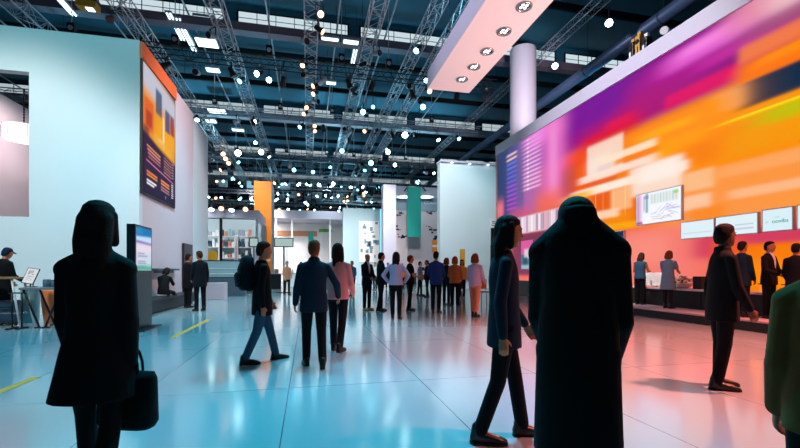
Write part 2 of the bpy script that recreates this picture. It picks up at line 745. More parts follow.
    for s in sides:
        a = ankle[s]
        lift = max(0.0, min(1.0, (a.z - .10) / .2))
        M = Matrix.Rotation(-0.12 * s, 3, 'Z') @ rot_x(-lift * 1.0)
        o = a - M @ V((0, 0, .085))

        def S(y, z):
            return o + M @ V((0, y, z))
        mx, mz = M @ X, M @ V((0, 0, 1))
        g = MB()
        rows = [(-.075, .036, .02, .012), (-.07, .036, .032, .03), (-.03, .044, .036, .045), (.02, .042, .046, .046), (.06, .041, .044, .038), (.11, .038, .046, .028), (.16, .032, .042, .020), (.195, .024, .03, .014), (.208, .016, .014, .007)]
        g.loft([(S(y, c), mx * rw, mz * rh) for y, c, rw, rh in rows], seg=18, ex=2.6)
        g.rcone(S(-.03, .05), S(-.02, .115), .043, .044)
        gs = garment('shoe', g, sm, 3, vx=min(voxel, .01))
        g2 = MB()
        for (y, rw, ln) in ((-.045, .036, .034), (.1, .043, .11)):
            g2.loft([(S(y, 0.001), mx * rw, M @ Yv * ln), (S(y, .014), mx * rw, M @ Yv * ln)], seg=18, ex=2.4, smooth=False)
        so = g2.build('sole', SOLE, gs)
        so.data.transform(Matrix.Scale(k, 4))
    return root


def stand(px, d, face, h, label, outfit, pose=None, z=0.0, **kw):
    """place a person by sight line and distance; face: 0 = back to the camera, 90 = towards the photo's right, 180 = towards the camera"""
    q = at_depth(px, d, z)
    phi = math.atan2(q.x, q.y)
    return person(q, -phi - math.radians(face), h, label, outfit, pose, **kw)

# ================================================================== MATERIALS OF THE PLACE
WHITEWALL = mat('white booth wall', '#d6e4e8', 0.6, vary=0.03, vscale=.6)
PINKWALL = mat('pale pink booth wall', '#d9c6cc', 0.6)
LAVENDER = mat('lavender white panel', '#cfc8d8', 0.5)
PINKPANEL = mat('pale pink panel', '#ecd0d0', 0.5)
ROOF = mat('dark teal roof deck', '#1c6078', 0.7, bump=.3, bscale=3, vary=.25, vscale=.4)
BEAM = mat('grey steel beam', '#3d4a58', 0.5, metal=.2)
BEAMWARM = mat('mauve steel beam', '#6a6270', 0.55)
ALU = mat('truss aluminium', '#aeb8c4', 0.38, metal=.55)
DARKTRUSS = mat('black truss steel', '#10161d', 0.5, metal=.3)
BLACKMETAL = mat('black metal', '#0b0e12', 0.45, metal=.2)
DARKFIX = mat('black lamp housing', '#11151b', 0.45)
CHROME = mat('brushed chrome', '#c8c8cc', 0.2, metal=1)
BRASS = mat('yellow lamp body', '#c9952a', 0.5)
GLASS = mat('clear glass', '#e8f2f4', 0.08, trans=.85)
TEALBAN = mat('teal banner', '#00a596', 0.55)
ORANGEBAN = mat('orange tower panel', '#f08a1c', 0.5)
GREYWALL = mat('grey booth side', '#8f9fb0', 0.6)
DARKBENCH = mat('charcoal laminate', '#141a22', 0.5)
DARKSTAGE = mat('black stage laminate', '#0a0b0f', 0.45)
STAGETOP = mat('pale stage deck', '#b9a3ab', 0.4)
COUNTERTOP = mat('pale counter top', '#e3c4c4', 0.35)
WOOD = mat('oak tabletop', '#8a6a4a', 0.5, vary=.3, vscale=12)
TERRA = mat('orange drum lacquer', '#d9733f', 0.45)
TEALBIN = mat('pale teal plastic', '#7db4bd', 0.45)
CRATEBLUE = mat('dark blue plastic', '#173d56', 0.5)
YELLOW = mat('yellow floor tape', '#ff9c2c', 0.6)
PAPER = mat('white paper', '#e8e4e4', 0.7)
DARKGLASS = mat('switched-off screen glass', '#2e2128', 0.2)

LENS = glow('cold white lens', '#d8fbff', 20)
LENSCY = glow('cyan lens', '#7fe9ff', 12)
LENSWARM = glow('warm lens', '#ffb98a', 5)
DOWN = glow('downlight bulb', '#fff4ec', 2.5)
WINDOWGLOW = [glow('daylit roof glazing %d' % k, '#d8ecf4', s) for k, s in enumerate((.85, .6, .6, .5))]
TUBE = glow('fluorescent tube', '#dff8ff', 3)
HIGHBAY = glow('high bay diffuser', '#eaffff', 2.6)
DRUMGLOW = glow('lit drum shade', '#ffffff', 1.25)
AMBER = glow('amber lit panel', '#ff8a2a', 1.0)


def floor_mat():
    m = bpy.data.materials.new('polished hall floor')
    m.use_nodes = True
    nt = m.node_tree
    b = nt.nodes['Principled BSDF']
    tc = nt.nodes.new('ShaderNodeTexCoord')
    n = nt.nodes.new('ShaderNodeTexNoise')
    n.inputs['Scale'].default_value = .35
    n.inputs['Detail'].default_value = 5
    cr = nt.nodes.new('ShaderNodeMix')
    cr.data_type = 'RGBA'
    cr.inputs['A'].default_value = (*hx('#84959b'), 1)
    cr.inputs['B'].default_value = (*hx('#91a1a7'), 1)
    br = nt.nodes.new('ShaderNodeTexBrick')
    br.offset = 0
    br.inputs['Color1'].default_value = (1, 1, 1, 1)
    br.inputs['Color2'].default_value = (.96, .97, .98, 1)
    br.inputs['Mortar'].default_value = (.35, .38, .42, 1)
    br.inputs['Scale'].default_value = 1
    br.inputs['Mortar Size'].default_value = .006
    br.inputs['Mortar Smooth'].default_value = .2
    br.inputs['Brick Width'].default_value = 1.47
    br.inputs['Row Height'].default_value = 2.6
    mp = nt.nodes.new('ShaderNodeMapping')
    mp.inputs['Location'].default_value = (-1.27, 0.6, 0)
    mul = nt.nodes.new('ShaderNodeMix')
    mul.data_type = 'RGBA'
    mul.blend_type = 'MULTIPLY'
    mul.inputs['Factor'].default_value = 1
    nt.links.new(tc.outputs['Object'], n.inputs['Vector'])
    nt.links.new(tc.outputs['Object'], mp.inputs['Vector'])
    nt.links.new(mp.outputs['Vector'], br.inputs['Vector'])
    nt.links.new(n.outputs['Fac'], cr.inputs['Factor'])
    nt.links.new(cr.outputs['Result'], mul.inputs['A'])
    nt.links.new(br.outputs['Color'], mul.inputs['B'])
    nt.links.new(mul.outputs['Result'], b.inputs['Base Color'])
    n2 = nt.nodes.new('ShaderNodeTexNoise')
    n2.inputs['Scale'].default_value = 1.3
    n2.inputs['Detail'].default_value = 6
    mr = nt.nodes.new('ShaderNodeMapRange')
    mr.inputs['To Min'].default_value = .10
    mr.inputs['To Max'].default_value = .17
    nt.links.new(tc.outputs['Object'], n2.inputs['Vector'])
    nt.links.new(n2.outputs['Fac'], mr.inputs['Value'])
    nt.links.new(mr.outputs['Result'], b.inputs['Roughness'])
    b.inputs['IOR'].default_value = 2.5
    return m


# ================================================================== THE HALL
XL, XR, YF, YB, ZR = -34, 30, -4, 80, 16.0
structure(MB().bb((XL, YF, -.2), (XR, YB, 0)).build('floor', floor_mat()))
structure(MB().bb((XL, YF, ZR), (XR, YB, ZR + .3)).build('ceiling', ROOF))
HALLWALL = mat('dark hall wall', '#123a4c', .8)
structure(MB().bb((XL - .3, YF, -.2), (XL, YB, ZR)).build('wall_left', HALLWALL))
structure(MB().bb((XR, YF, -.2), (XR + .3, YB, ZR)).build('wall_right', HALLWALL))
structure(MB().bb((XL, YB, -.2), (XR, YB + .3, ZR)).build('wall_back', HALLWALL))
# yellow guide lines on the floor
for i, (x, y0, y1, w) in enumerate(((-3.16, 4.6, 5.72, .1), (-2.5, 8.5, 11.5, .11))):
    structure(MB().bb((x - w / 2, y0, 0), (x + w / 2, y1, .004)).build('trim_%d' % (i + 1), YELLOW))

# roof beams across the hall with a strip of glazing above each
for i, (yb, m) in enumerate(((23.7, BEAMWARM), (37.0, ALU), (50.0, ALU), (63.0, ALU))):
    structure(MB().bb((XL, yb - .2, 14.25), (XR, yb + .2, 14.7)).bb((XL, yb - .3, 14.2), (XR, yb + .3, 14.26)).build('beam_%d' % (i + 1), m))
    structure(MB().bb((XL, yb + .45, 14.7), (XR, yb + .6, ZR)).build('clerestory_wall_%d' % (i + 1), ROOF))
    x = -31.0
    k = 0
    while x < 24:
        w = 6.1
        fr = MB()
        z0, z1, y = 14.95, 15.62, yb + .43
        for xx in (x, x + w):
            fr.bb((xx - .05, y - .05, z0 - .05), (xx + .05, y + .02, z1 + .05))
        fr.bb((x, y - .05, z0 - .06), (x + w, y + .02, z0))
        fr.bb((x, y - .05, z1), (x + w, y + .02, z1 + .06))
        fr.bb((x, y - .03, (z0 + z1) / 2 - .012), (x + w, y + .01, (z0 + z1) / 2 + .012))
        for q in range(1, 6):
            fr.bb((x + w * q / 6 - .018, y - .04, z0), (x + w * q / 6 + .018, y + .01, z1))
        f = structure(fr.build('window_%d' % (i * 10 + k + 1), DARKTRUSS))
        MB().bb((x, y, z0), (x + w, y + .02, z1)).build('pane', WINDOWGLOW[i], f)
        x += 6.8
        k += 1
# secondary dark joists across the hall
for i, yb in enumerate((15.5, 19.5, 28.0, 32.5, 41.5, 45.5, 54.5, 58.5, 68, 73)):
    structure(MB().bb((XL, yb - .1, 15.2), (XR, yb + .1, 15.55)).build('joist_beam_%d' % (i + 1), DARKTRUSS))
# thin conduits running along the hall under the roof
for i, x in enumerate((-21, -16.4, -10.4, -6.2, -2.1, 1.6, 4.4, 7.6, 10)):
    t = MB()
    t.bar((x, YF, 14.9), (x, 76, 14.9), .05, 8)
    for y in range(2, 76, 8):
        t.bar((x, y, 14.9), (x, y, 16.0), .015, 5)
    tag(t.build('ceiling_conduit', ALU), 'long thin pale conduit pipe hung under the dark roof deck', 'pipe', 'thin conduits under the roof')


# ------------------------------------------------------------------ trusses
def truss(a, b, w, m, label, group=None, step=None, hang=True, name='hanging_truss'):
    a, b = V(a), V(b)
    r = empty(name, (a + b) / 2, 0, label, 'truss', group)
    ax = (b - a).normalized()
    up = V((0, 0, 1))
    side = ax.cross(up).normalized()
    if abs(ax.z) > .9:
        side, up = V((1, 0, 0)), V((0, 1, 0))
    cs = [side * sx * w / 2 + up * sz * w / 2 for sx, sz in ((-1, -1), (1, -1), (1, 1), (-1, 1))]
    for c in cs:
        MB().bar(a + c, b + c, w * .05, 6).build('chord', m, r, True)
    L = (b - a).length
    st = step or w * 1.1
    n = max(2, int(L / st))
    lc = MB()
    for i in range(n):
        p, q = a + ax * (L * i / n), a + ax * (L * (i + 1) / n)
        for j in range(4):
            c0, c1 = cs[j], cs[(j + 1) % 4]
            if (i + j) % 2:
                c0, c1 = c1, c0
            lc.bar(p + c0, q + c1, w * .028, 4)
        for j in range(4):
            if i % 2 == 0:
                lc.bar(p + cs[j], p + cs[(j + 1) % 4], w * .028, 4)
    lc.build('lacing', m, r, True)
    if hang:
        k = max(2, int(L / 12))
        for i in range(k):
            p = a + ax * (L * (i + .5) / k) + V((0, 0, w / 2))
            MB().bar(p, (p.x, p.y, ZR), .012, 5).build('hanging_cable', BLACKMETAL, r, True)
    return r


ZT = 13.0
for x, y0, y1, lab in ((-12.6, 4, 60, 'aluminium box truss along the hall above the white booth front'),
                       (-8.0, 8, 66, 'aluminium box truss along the hall beside the lit high bay lamp'),
                       (-4.0, 4, 72, 'aluminium box truss along the hall over the tall white side wall'),
                       (.15, 4, 72, 'aluminium box truss along the hall carrying the cluster of warm lamps'),
                       (3.05, 4, 72, 'aluminium box truss along the hall passing left of the pink soffit'),
                       (5.6, 6, 72, 'slim aluminium box truss along the hall just above the pink soffit end'),
                       (6.9, 12, 72, 'slim aluminium box truss along the hall right of the pink soffit end'),
                       (13.15, 8, 72, 'aluminium box truss along the hall above the pale round column')):
    truss((x, y0, ZT if x < 12 else 13.68), (x, y1, ZT if x < 12 else 13.68), .62 if x < 5 else .5 if x < 12 else .4, ALU, lab)
CROSS = ((21.5, 11.7), (30.0, 12.2), (38.5, 11.6), (45.0, 11.2), (52.0, 10.8), (60.0, 10.6), (67.0, 10.8))
ORD = ('first', 'second', 'third', 'fourth', 'fifth', 'sixth', 'seventh')
for i, (y, z) in enumerate(CROSS):
    truss((-20, y, z), (13.2 if i else 10.4, y, z), .5, DARKTRUSS if i % 2 == 0 else ALU,
          '%s cross truss from the front, %s, hung below the long trusses' % (ORD[i], 'black' if i % 2 == 0 else 'silver'))


# chain hoists that carry the cross trusses
for i, (y, z) in enumerate(CROSS):
    for x in (-16.5, -10.5, -6.2, -1.9, 1.7, 4.2, 9.2):
        r = empty('hanging_chain_hoist', (x, y, z + .26), 0, 'black chain hoist standing over the %s cross truss from the front' % ORD[i], 'hoist', 'chain hoists of the %s cross truss' % ORD[i])
        MB().box((0, 0, .3), (.3, .26, .5), bevel=.03).build('motor', BLACKMETAL, r)
        MB().lathe((0, -.16, .3), [(.1, 0), (.12, .06)], 12, (0, 1, 0)).build('hook', ALU, r)
        MB().bar((0, 0, .5), (0, 0, ZR - z - .26), .02, 6).build('chain', ALU, r)
        c = MB()
        pts = [V((.1, .12, .4)), V((.12, .36, .38))] + [V((.12 + .7 * t, .36, .38 - 1.0 * (4 * t * (1 - t)) * .8)) for t in [j / 10 for j in range(1, 11)]]
        for a, b in zip(pts, pts[1:]):
            c.bar(a, b, .022, 5)
        c.build('power_cable', BLACKMETAL, r)


# ------------------------------------------------------------------ lamps on the trusses
def make_spot(tilt, lens, body, size=1.0):
    """a can spotlight hanging from its clamp, aiming along +Y and down by tilt"""
    r = empty('spotlight', (0, 0, 0))
    s = size
    c = V((0, 0, -.42 * s))
    d = V((0, math.cos(tilt), -math.sin(tilt)))
    MB().lathe(c - d * .2 * s, [(.05 * s, 0), (.1 * s, .02 * s), (.105 * s, .16 * s), (.135 * s, .3 * s), (.15 * s, .42 * s), (.15 * s, .44 * s)], 14, d).build('housing', body, r)
    MB().lathe(c + d * .235 * s, [(.138 * s, 0), (.138 * s, .012 * s)], 14, d).build('lens', lens, r)
    y = MB()
    for sx in (-1, 1):
        y.box(V((sx * .165 * s, 0, -.26 * s)), (.014 * s, .05 * s, .36 * s))
    y.box(V((0, 0, -.08 * s)), (.345 * s, .05 * s, .016 * s))
    y.build('yoke', DARKFIX, r)
    MB().box(V((0, 0, -.03 * s)), (.06 * s, .07 * s, .1 * s)).build('clamp', ALU, r)
    return r


GLOWSPOT = [make_spot(t, l, DARKFIX) for t, l in ((.5, LENS), (1.0, LENS), (.8, LENSCY), (.6, LENSWARM))]
DARKSPOT = [make_spot(t, DARKGLASS, b, 1.1) for t, b in ((.7, DARKFIX), (.3, ALU), (1.1, DARKFIX))]
PROTO = GLOWSPOT + DARKSPOT
KM = kids_map()
USED = set()


def place_spot(proto, loc, rz, label, group):
    if proto.name in USED:
        o = copy_tree(proto, KM)
    else:
        o = proto
        USED.add(proto.name)
    o.location = loc
    o.rotation_euler = (0, 0, rz)
    tag(o, label, 'spotlight', group)
    return o


for i, (y, z) in enumerate(CROSS):
    n = (20, 17, 28, 26, 24, 24, 22)[i]
    for k in range(n):
        x = -18.5 + (31 if i else 28.5) * (k + RND.uniform(.1, .9)) / n
        lit = RND.random() < (.16, .3, .42, .5, .5, .5, .5)[i]
        warm = RND.random() < .25
        if lit:
            pr = GLOWSPOT[3] if warm else RND.choice(GLOWSPOT[:3])
            rz = PI + RND.uniform(-.8, .8)
            lab = '%s spotlight clamped under the %s cross truss from the front' % ('lit orange white' if warm else 'lit cold white', ORD[i])
            grp = '%s spotlights on the %s cross truss' % ('warm' if warm else 'cold', ORD[i])
        else:
            pr = RND.choice(DARKSPOT)
            rz = RND.uniform(-PI, PI)
            lab = 'unlit can spotlight clamped under the %s cross truss from the front' % ORD[i]
            grp = 'unlit spotlights on the %s cross truss' % ORD[i]
        place_spot(pr, (x, y + RND.choice((-.25, .25)), z - .30), rz, lab, grp)
# warm cluster on the middle long truss, a few on the others
for k in range(16):
    y = 15.5 + k * 1.15
    if any(abs(y - cy) < .7 for cy, _ in CROSS):
        continue
    warm = k % 3 != 1
    place_spot(GLOWSPOT[3] if warm else DARKSPOT[k % 3], (.15 + RND.choice((-.31, .31)), y, ZT - .37), PI + RND.uniform(-1.4, 1.4),
               '%s spotlight in the cluster on the middle long truss' % ('warm orange' if warm else 'unlit'), '%s lamps on the middle long truss' % ('warm' if warm else 'unlit'))
for x, nm in ((-8.0, 'beside the high bay lamp'), (-4.0, 'over the tall white side wall'), (3.05, 'left of the pink soffit'), (5.6, 'just above the pink soffit end'), (6.9, 'right of the pink soffit end')):
    for k in range(9):
        y = 20 + k * 5.2 + RND.uniform(-1.5, 1.5)
        if any(abs(y - cy) < .9 for cy, _ in CROSS):
            y += 1.6
        lit = RND.random() < .4
        place_spot(RND.choice(GLOWSPOT[:3]) if lit else RND.choice(DARKSPOT), (x + RND.choice((-1, 1)) * (.31 if x < 5 else .25), y, ZT - (.37 if x < 5 else .3)), PI + RND.uniform(-1, 1),
                   '%s spotlight on the long truss %s' % ('lit cold white' if lit else 'unlit', nm), '%s lamps on the truss %s' % ('lit' if lit else 'unlit', nm))


# square truss rigs hung low over the far booths, each side a truss of its own with lamps
for nm, cx, cy, z, hw, hl in (('white pavilion', -5.5, 46.0, 9.0, 5.0, 3.2), ('aqua partition', 1.0, 40.0, 9.6, 4.2, 2.6), ('canopy booth', -9.5, 29.0, 9.2, 4.0, 2.6), ('teal banner', 6.0, 56.0, 10.0, 5.0, 3.0), ('hall end', -10.0, 66.0, 10.4, 6.0, 3.2)):
    for k, (a, b, side) in enumerate((((-hw, -hl), (hw, -hl), 'front'), ((-hw, hl), (hw, hl), 'rear'), ((-hw - .3, -hl + .3), (-hw - .3, hl - .3), 'left'), ((hw + .3, -hl + .3), (hw + .3, hl - .3), 'right'))):
        truss((cx + a[0], cy + a[1], z), (cx + b[0], cy + b[1], z), .32, ALU, '%s side of the square silver truss rig over the %s' % (side, nm), None, .4, False)
        n = 9 if k < 2 else 4
        for j in range(n):
            t = (j + .5) / n
            lit = RND.random() < .6
            warm = RND.random() < .35
            p = V((cx + a[0] + (b[0] - a[0]) * t, cy + a[1] + (b[1] - a[1]) * t, z - .2))
            place_spot((GLOWSPOT[3] if warm else RND.choice(GLOWSPOT[:3])) if lit else RND.choice(DARKSPOT), p, PI + RND.uniform(-1.2, 1.2),
                       '%s spotlight on the square truss rig over the %s' % (('lit warm' if warm else 'lit cold white') if lit else 'unlit', nm), '%s spotlights on the rig over the %s' % (('warm' if warm else 'cold') if lit else 'unlit', nm))


# big flood lamps whose faces show as bright stars
def flood(px, py, z, size, label, lens=LENS):
    d = (z - CAM_H) * FOC / (HORIZON - py)
    p = at_depth(px, d, z)
    r = empty('hanging_floodlight', p, 0, label, 'floodlight', 'bright flood lamps under the roof')
    dirv = V((-p.x * .8, -p.y * .8, -z * .75)).normalized()
    u, v = perp(dirv)
    M = Matrix((u, v, dirv)).transposed()
    size *= .62
    MB().box(dirv * -.1, (size * 1.3, size * 1.3, .2), m=M, bevel=.02).build('housing', DARKFIX, r)
    MB().lathe(dirv * .005, [(size * .58, 0), (size * .58, .02)], 20, dirv).build('lens', lens, r)
    MB().bar((0, 0, .05), (0, 0, .7), .03, 6).bar((-size * .7, 0, .1), (size * .7, 0, .1), .02, 6).build('yoke', DARKFIX, r)
    return r


FL = '%s flood lamp hanging %s'
for px, py, z, s, c, w in ((269, 80, 12.6, .42, 'blue white', 'right of the truss over the tall white wall'), (363, 112, 12.4, .5, 'cyan', 'under the truss left of the pink soffit'),
                           (373, 107, 12.6, .32, 'small cyan', 'close beside the larger cyan lamp'), (423, 107, 12.5, .5, 'cyan', 'below the end of the pink soffit'),
                           (555, 66, 12, .4, 'blue white', 'right of the pale round column'), (609, 23, 12.2, .42, 'white oval', 'above the multicoloured video wall'),
                           (261, 152, 11.3, .6, 'blue white', 'above the orange tower at the third cross truss'), (294, 170, 11, .5, 'cyan', 'above and right of the orange tower'),
                           (313, 172, 11, .45, 'pale cyan', 'under the middle truss far back'), (342, 151, 11.3, .5, 'cyan', 'at the third cross truss right of the middle'),
                           (371, 163, 11, .6, 'large cyan', 'above the pale lavender partition'), (388, 152, 11.3, .5, 'pale blue', 'above the white pylon'),
                           (405, 135, 11.6, .6, 'broad white', 'above the teal banner'), (333, 184, 10.1, .55, 'white', 'far back above the pavilion'),
                           (378, 188, 10.6, .5, 'pale cyan', 'just left of the white pylon top'), (418, 182, 10.6, .6, 'cyan', 'just above the teal banner top'),
                           (233, 179, 10.8, .5, 'cyan', 'left of the orange tower'), (238, 153, 11.3, .7, 'square white', 'left on the third cross truss'),
                           (395, 165, 11, .45, 'white', 'right on the third cross truss')):
    flood(px, py, z, s, FL % (c, w), LENSCY if 'cyan' in c else LENS)


# high bay fittings: broad lit panels close under the roof
def highbay(px, py, z, sx, sy, label):
    d = (z - CAM_H) * FOC / (HORIZON - py)
    p = at_depth(px, d, z)
    r = empty('hanging_high_bay_lamp', p, 0, label, 'ceiling light', 'broad high bay lamps under the roof')
    b = MB()
    b.bb((-sx / 2 - .06, -sy / 2 - .06, 0), (sx / 2 + .06, sy / 2 + .06, .14))
    b.build('housing', ALU, r)
    MB().bb((-sx / 2, -sy / 2, -.05), (sx / 2, sy / 2, 0)).build('diffuser', HIGHBAY, r)
    for s in (-1, 1):
        MB().bar((s * sx * .4, 0, .14), (s * sx * .4, 0, ZR - z), .012, 5).build('hanging_rod', BLACKMETAL, r)


for px, py, z, sx, sy, w in ((207, 43, 14.6, 1.1, .9, 'large and square, above the orange topped banner'), (205, 20, 14.9, 1.0, .5, 'above the larger square one, next to the roof glazing'), (213, 70, 14.6, .8, .5, 'small, beside the truss over the tall white wall'),
                             (217, 111, 14.3, 1.3, .9, 'broad, behind the end of the tall white wall'), (211, 121, 14.3, .8, .7, 'smaller, just under the broad one behind the white wall'), (238, 130, 14.3, 1.0, .5, 'narrow, right of the tall white wall end'),
                             (351, 42, 14.0, .8, .3, 'small cyan strip beside the first roof beam'), (331, 83, 13.8, .6, .3, 'small, under the second cross truss'), (330, 39, 14.1, .9, .2, 'thin strip under the first roof beam')):
    highbay(px, py, z, sx, sy, 'lit high bay lamp, ' + w)


# fluorescent strips running along the hall
def strip(px, py, z, L, label):
    d = (z - CAM_H) * FOC / (HORIZON - py)
    p = at_depth(px, d, z)
    r = empty('hanging_strip_light', p, 0, label, 'strip light')
    MB().bb((-.16, -L / 2, 0), (.16, L / 2, .1)).build('housing', ALU, r)
    for s in (-.08, .08):
        MB().bar((s, -L / 2 + .05, -.03), (s, L / 2 - .05, -.03), .035, 8).build('tube', TUBE, r)
    for s in (-1, 1):
        MB().bar((0, s * L * .4, .1), (0, s * L * .4, ZR - z), .012, 5).build('hanging_rod', BLACKMETAL, r)


strip(64, 4, 13.6, 1.8, 'double tube strip light above the white booth front, next to the yellow lamp box')
strip(355, 52, 15.2, 3.0, 'bright strip light along the truss left of the pink soffit')
strip(176, 27, 14.4, 2.6, 'strip light beside the truss above the orange topped banner')
strip(187, 36, 14.4, 3.4, 'longer strip light between the banner and the large high bay lamp')

# yellow lamp box high on the left
p = at_depth(88, 19.0, 1.28 + 264 * 19 / 410)
r = empty('hanging_lamp_box', p, 0, 'yellow lamp box hanging above the white booth front', 'lamp')
MB().box((0, 0, 0), (.85, .5, .28), bevel=.04).build('housing', BRASS, r)
MB().box((.1, 0, -.15), (.3, .3, .03)).build('lens', HIGHBAY, r)
MB().bar((-.3, 0, .14), (-.3, 0, ZR - p.z), .02, 6).bar((.3, 0, .14), (.3, 0, ZR - p.z), .02, 6).build('hanging_rod', BLACKMETAL, r)

# rows of pale hanging baffles far back under the roof
for i, (px0, n, Y, z) in enumerate(((222, 4, 55, 12.1), (292, 6, 58, 11.6), (336, 5, 64, 12.4))):
    p0 = at_y(px0, Y)
    xk = p0.x - 1.7
    for k in range(n):
        xk += 1.7
        for tx in (-8.0, -4.0, .15, 3.05, 5.6, 6.9):
            if abs(xk - tx) < 1.1:
                xk = tx + 1.1
        b = MB().box((0, 0, 0), (1.35, .12, .95), bevel=.03)
        b.bar((-.5, 0, .45), (-.5, 0, ZR - z), .012, 5).bar((.5, 0, .45), (.5, 0, ZR - z), .012, 5)
        o = b.build('hanging_baffle', mat('white baffle felt', '#e6eef2', .8))
        o.location = (xk, Y, z)
        tag(o, 'pale sound baffle in the %s row hanging far back under the roof' % ('left', 'middle', 'right')[i], 'baffle', 'pale baffles of the %s row' % ('left', 'middle', 'right')[i])

# ================================================================== LEFT BOOTH
XW, YW, ZW = -4.9, 13.6, 8.12
bw = MB()
T_ = .25
XO0, XO1, ZO0, ZO1 = -11.2, at_y(29, YW).x, 2.78, 6.88
bw.bb((-20, YW, 0), (XO0, YW + T_, ZW)).bb((XO1, YW, 0), (XW, YW + T_, ZW)).bb((XO0, YW, 0), (XO1, YW + T_, ZO0)).bb((XO0, YW, ZO1), (XO1, YW + T_, ZW))
structure(bw.build('wall_booth_front', WHITEWALL))
structure(MB().bb((XW - T_, YW + T_, 0), (XW, 19.45, ZW)).build('wall_booth_side', PINKWALL))
structure(MB().bb((XW - 1.2, 19.45, 0), (XW + .02, 22.1, 7.9)).build('wall_booth_annex', WHITEWALL))
structure(MB().bb((-10.9, YW + T_, 0), (-10.65, 24, 7.55)).build('wall_booth_inner', PINKWALL))
structure(MB().bb((-10.65, YW + T_ + .02, 2.7), (XW - T_ - .02, 24, 2.8)).build('floor_booth_upper', DARKBENCH))

# drum lamp inside the opening
p = at_depth(24, 13.4)
r = empty('hanging_drum_lamp', (p.x, p.y, height(132, p)), 0, 'glowing white drum lamp hung on a chain inside the booth opening', 'lamp')
MB().lathe((0, 0, -.29), [(.5, 0), (.54, .03), (.54, .43), (.5, .46)], 40).build('shade', DRUMGLOW, r)
t = MB()
for q in range(14):
    a = 2 * PI * q / 14
    t.bar((.55 * math.cos(a), .55 * math.sin(a), -.26), (.55 * math.cos(a), .55 * math.sin(a), .14), .006, 4)
t.build('shade_rib', CHROME, r)
c = MB()
for q in range(14):
    c.ball((0, 0, .2 + q * .09), (.03, .02, .05), 6, 5)
c.build('chain', BLACKMETAL, r)

# printed banner on the side wall
BW, BH = 3.15, 4.4
BY = 13.66


def paint_banner(U, W):
    P = Paint(U, W, '#2a1638')
    P.rect(0, BW, 1.9, BH, '#f39a1e', 1, .02, .12, -.12)
    P.grad(1.2, BW, 2.0, 3.0, '#ffb000', .8, .5)
    P.rect(0, BW, 3.45, BH, '#c9cbdc', 1, .1, .35, -.1)
    P.rect(.05, .9, 2.2, 3.3, '#e8642a', .95, .12, .12)
    P.rect(.25, .75, 2.35, 2.9, '#b23a20', .9, .08, .08)
    P.rect(0, .5, 1.95, 2.3, '#5a1d35', .8, .2, .1)
    P.rect(1.1, 1.7, 3.1, 4.0, '#33557a', .9, .08, .1)
    P.rect(2.05, 2.55, 2.75, 3.6, '#344a80', .9, .06, .08)
    P.rect(2.6, 3.05, 2.8, 3.6, '#9a2c44', .9, .06, .08)
    P.rect(1.8, 1.95, 2.0, 3.2, '#fff2d0', .9, .06, .1)
    P.rect(1.35, 1.8, 2.1, 2.25, '#fff2d0', .8, .1, .05)
    P.rect(.9, 2.7, 1.9, 2.25, '#f7b733', .8, .3, .12, -.1)
    P.rect(0, BW, 0, 1.82, '#33183f', 1, .05, .1, -.16)
    P.rect(0, BW, 0, .75, '#241a3c', .9, .05, .3)
    for k in range(4):
        P.rect(.3 + .05 * k, 1.55, 1.60 - k * .12, 1.66 - k * .12, ('#f0935a', '#e8a080', '#d98a7a', '#b56a70')[k], 1, .03, .02, -.08)
    for k in range(6):
        P.rect(1.9, 2.75, 1.62 - k * .11, 1.66 - k * .11, '#d79a7c' if k % 2 else '#b9788a', .9, .03, .02, -.08)
        P.rect(2.8, 2.98, 1.62 - k * .11, 1.67 - k * .11, '#c9a8b8', .8, .02, .02)
    P.rect(.25, 2.95, 1.0, 1.04, '#e58ab0', 1, .03, .02, -.1)
    for k in range(2):
        P.rect(.3, 1.25, .72 - k * .11, .79 - k * .11, '#ef8a3c', 1, .03, .02, -.05)
        P.rect(.3, 1.15 - .2 * k, .42 - k * .1, .49 - k * .1, '#f4eef4', 1, .03, .02, -.05)
        P.rect(1.6, 2.5, .68 - k * .11, .75 - k * .11, '#f0935a', 1, .03, .02, -.05)
        P.rect(1.6, 2.5, .44 - k * .1, .5 - k * .1, '#c98a94', .8, .03, .02, -.05)
    for k in range(7):
        P.rect(2.72, 2.95, .78 - k * .085, .82 - k * .085, '#f0e4ee', 1, .02, .015)
    P.rect(2.05, 2.15, .12, .22, '#7f87c0', 1, .02, .02)
    return P.img


r = empty('wall_banner', (XW + .06, BY, 3.6), 0, 'tall backlit banner of orange photo over dark purple text with orange top bar', 'banner')
MB().bb((XW + .001, BY, 3.58), (XW + .055, BY + BW, 7.62)).build('frame', BLACKMETAL, r, True)
f = panel_mesh('printed_sheet', (.0, .07, .05), (0, BW - .14, 0), (0, 0, 3.93), 130, 180, lambda U, W: paint_banner(U * BW / (BW - .14), W * BH / 3.93), screen_mat('backlit banner print', .9), r)
MB().bb((XW + .001, BY - .02, 7.62), (XW + .1, BY + BW + .02, 8.1)).build('top_bar', mat('orange bar', '#f0641a', .5), r, True)


# information totem
def paint_totem(U, W):
    P = Paint(U, W, '#cfd6ea')
    P.rect(0, 1, 1.02, 1.4, '#1b78b8', 1, .02, .06, .04)
    P.rect(0, .3, 1.1, 1.3, '#2a9bd0', .7, .2, .1)
    P.rect(0, 1, .88, 1.03, '#bfe0f6', 1, .02, .06, .03)
    P.rect(0, 1, .80, .88, '#8a55b8', .95, .02, .05, -.06)
    P.rect(0, 1, .55, .78, '#e9dbe6', .9, .02, .1)
    for k, z in enumerate((.5, .42, .26, .2)):
        P.rect(.08, (.45, .6, .5, .55)[k], z, z + .035, '#6a6a92', .7, .04, .02)
    P.rect(0, 1, 0, .16, '#37a58c', .9, .02, .06)
    P.rect(.5, 1, .1, .2, '#8fd0c8', .7, .2, .06)
    return P.img


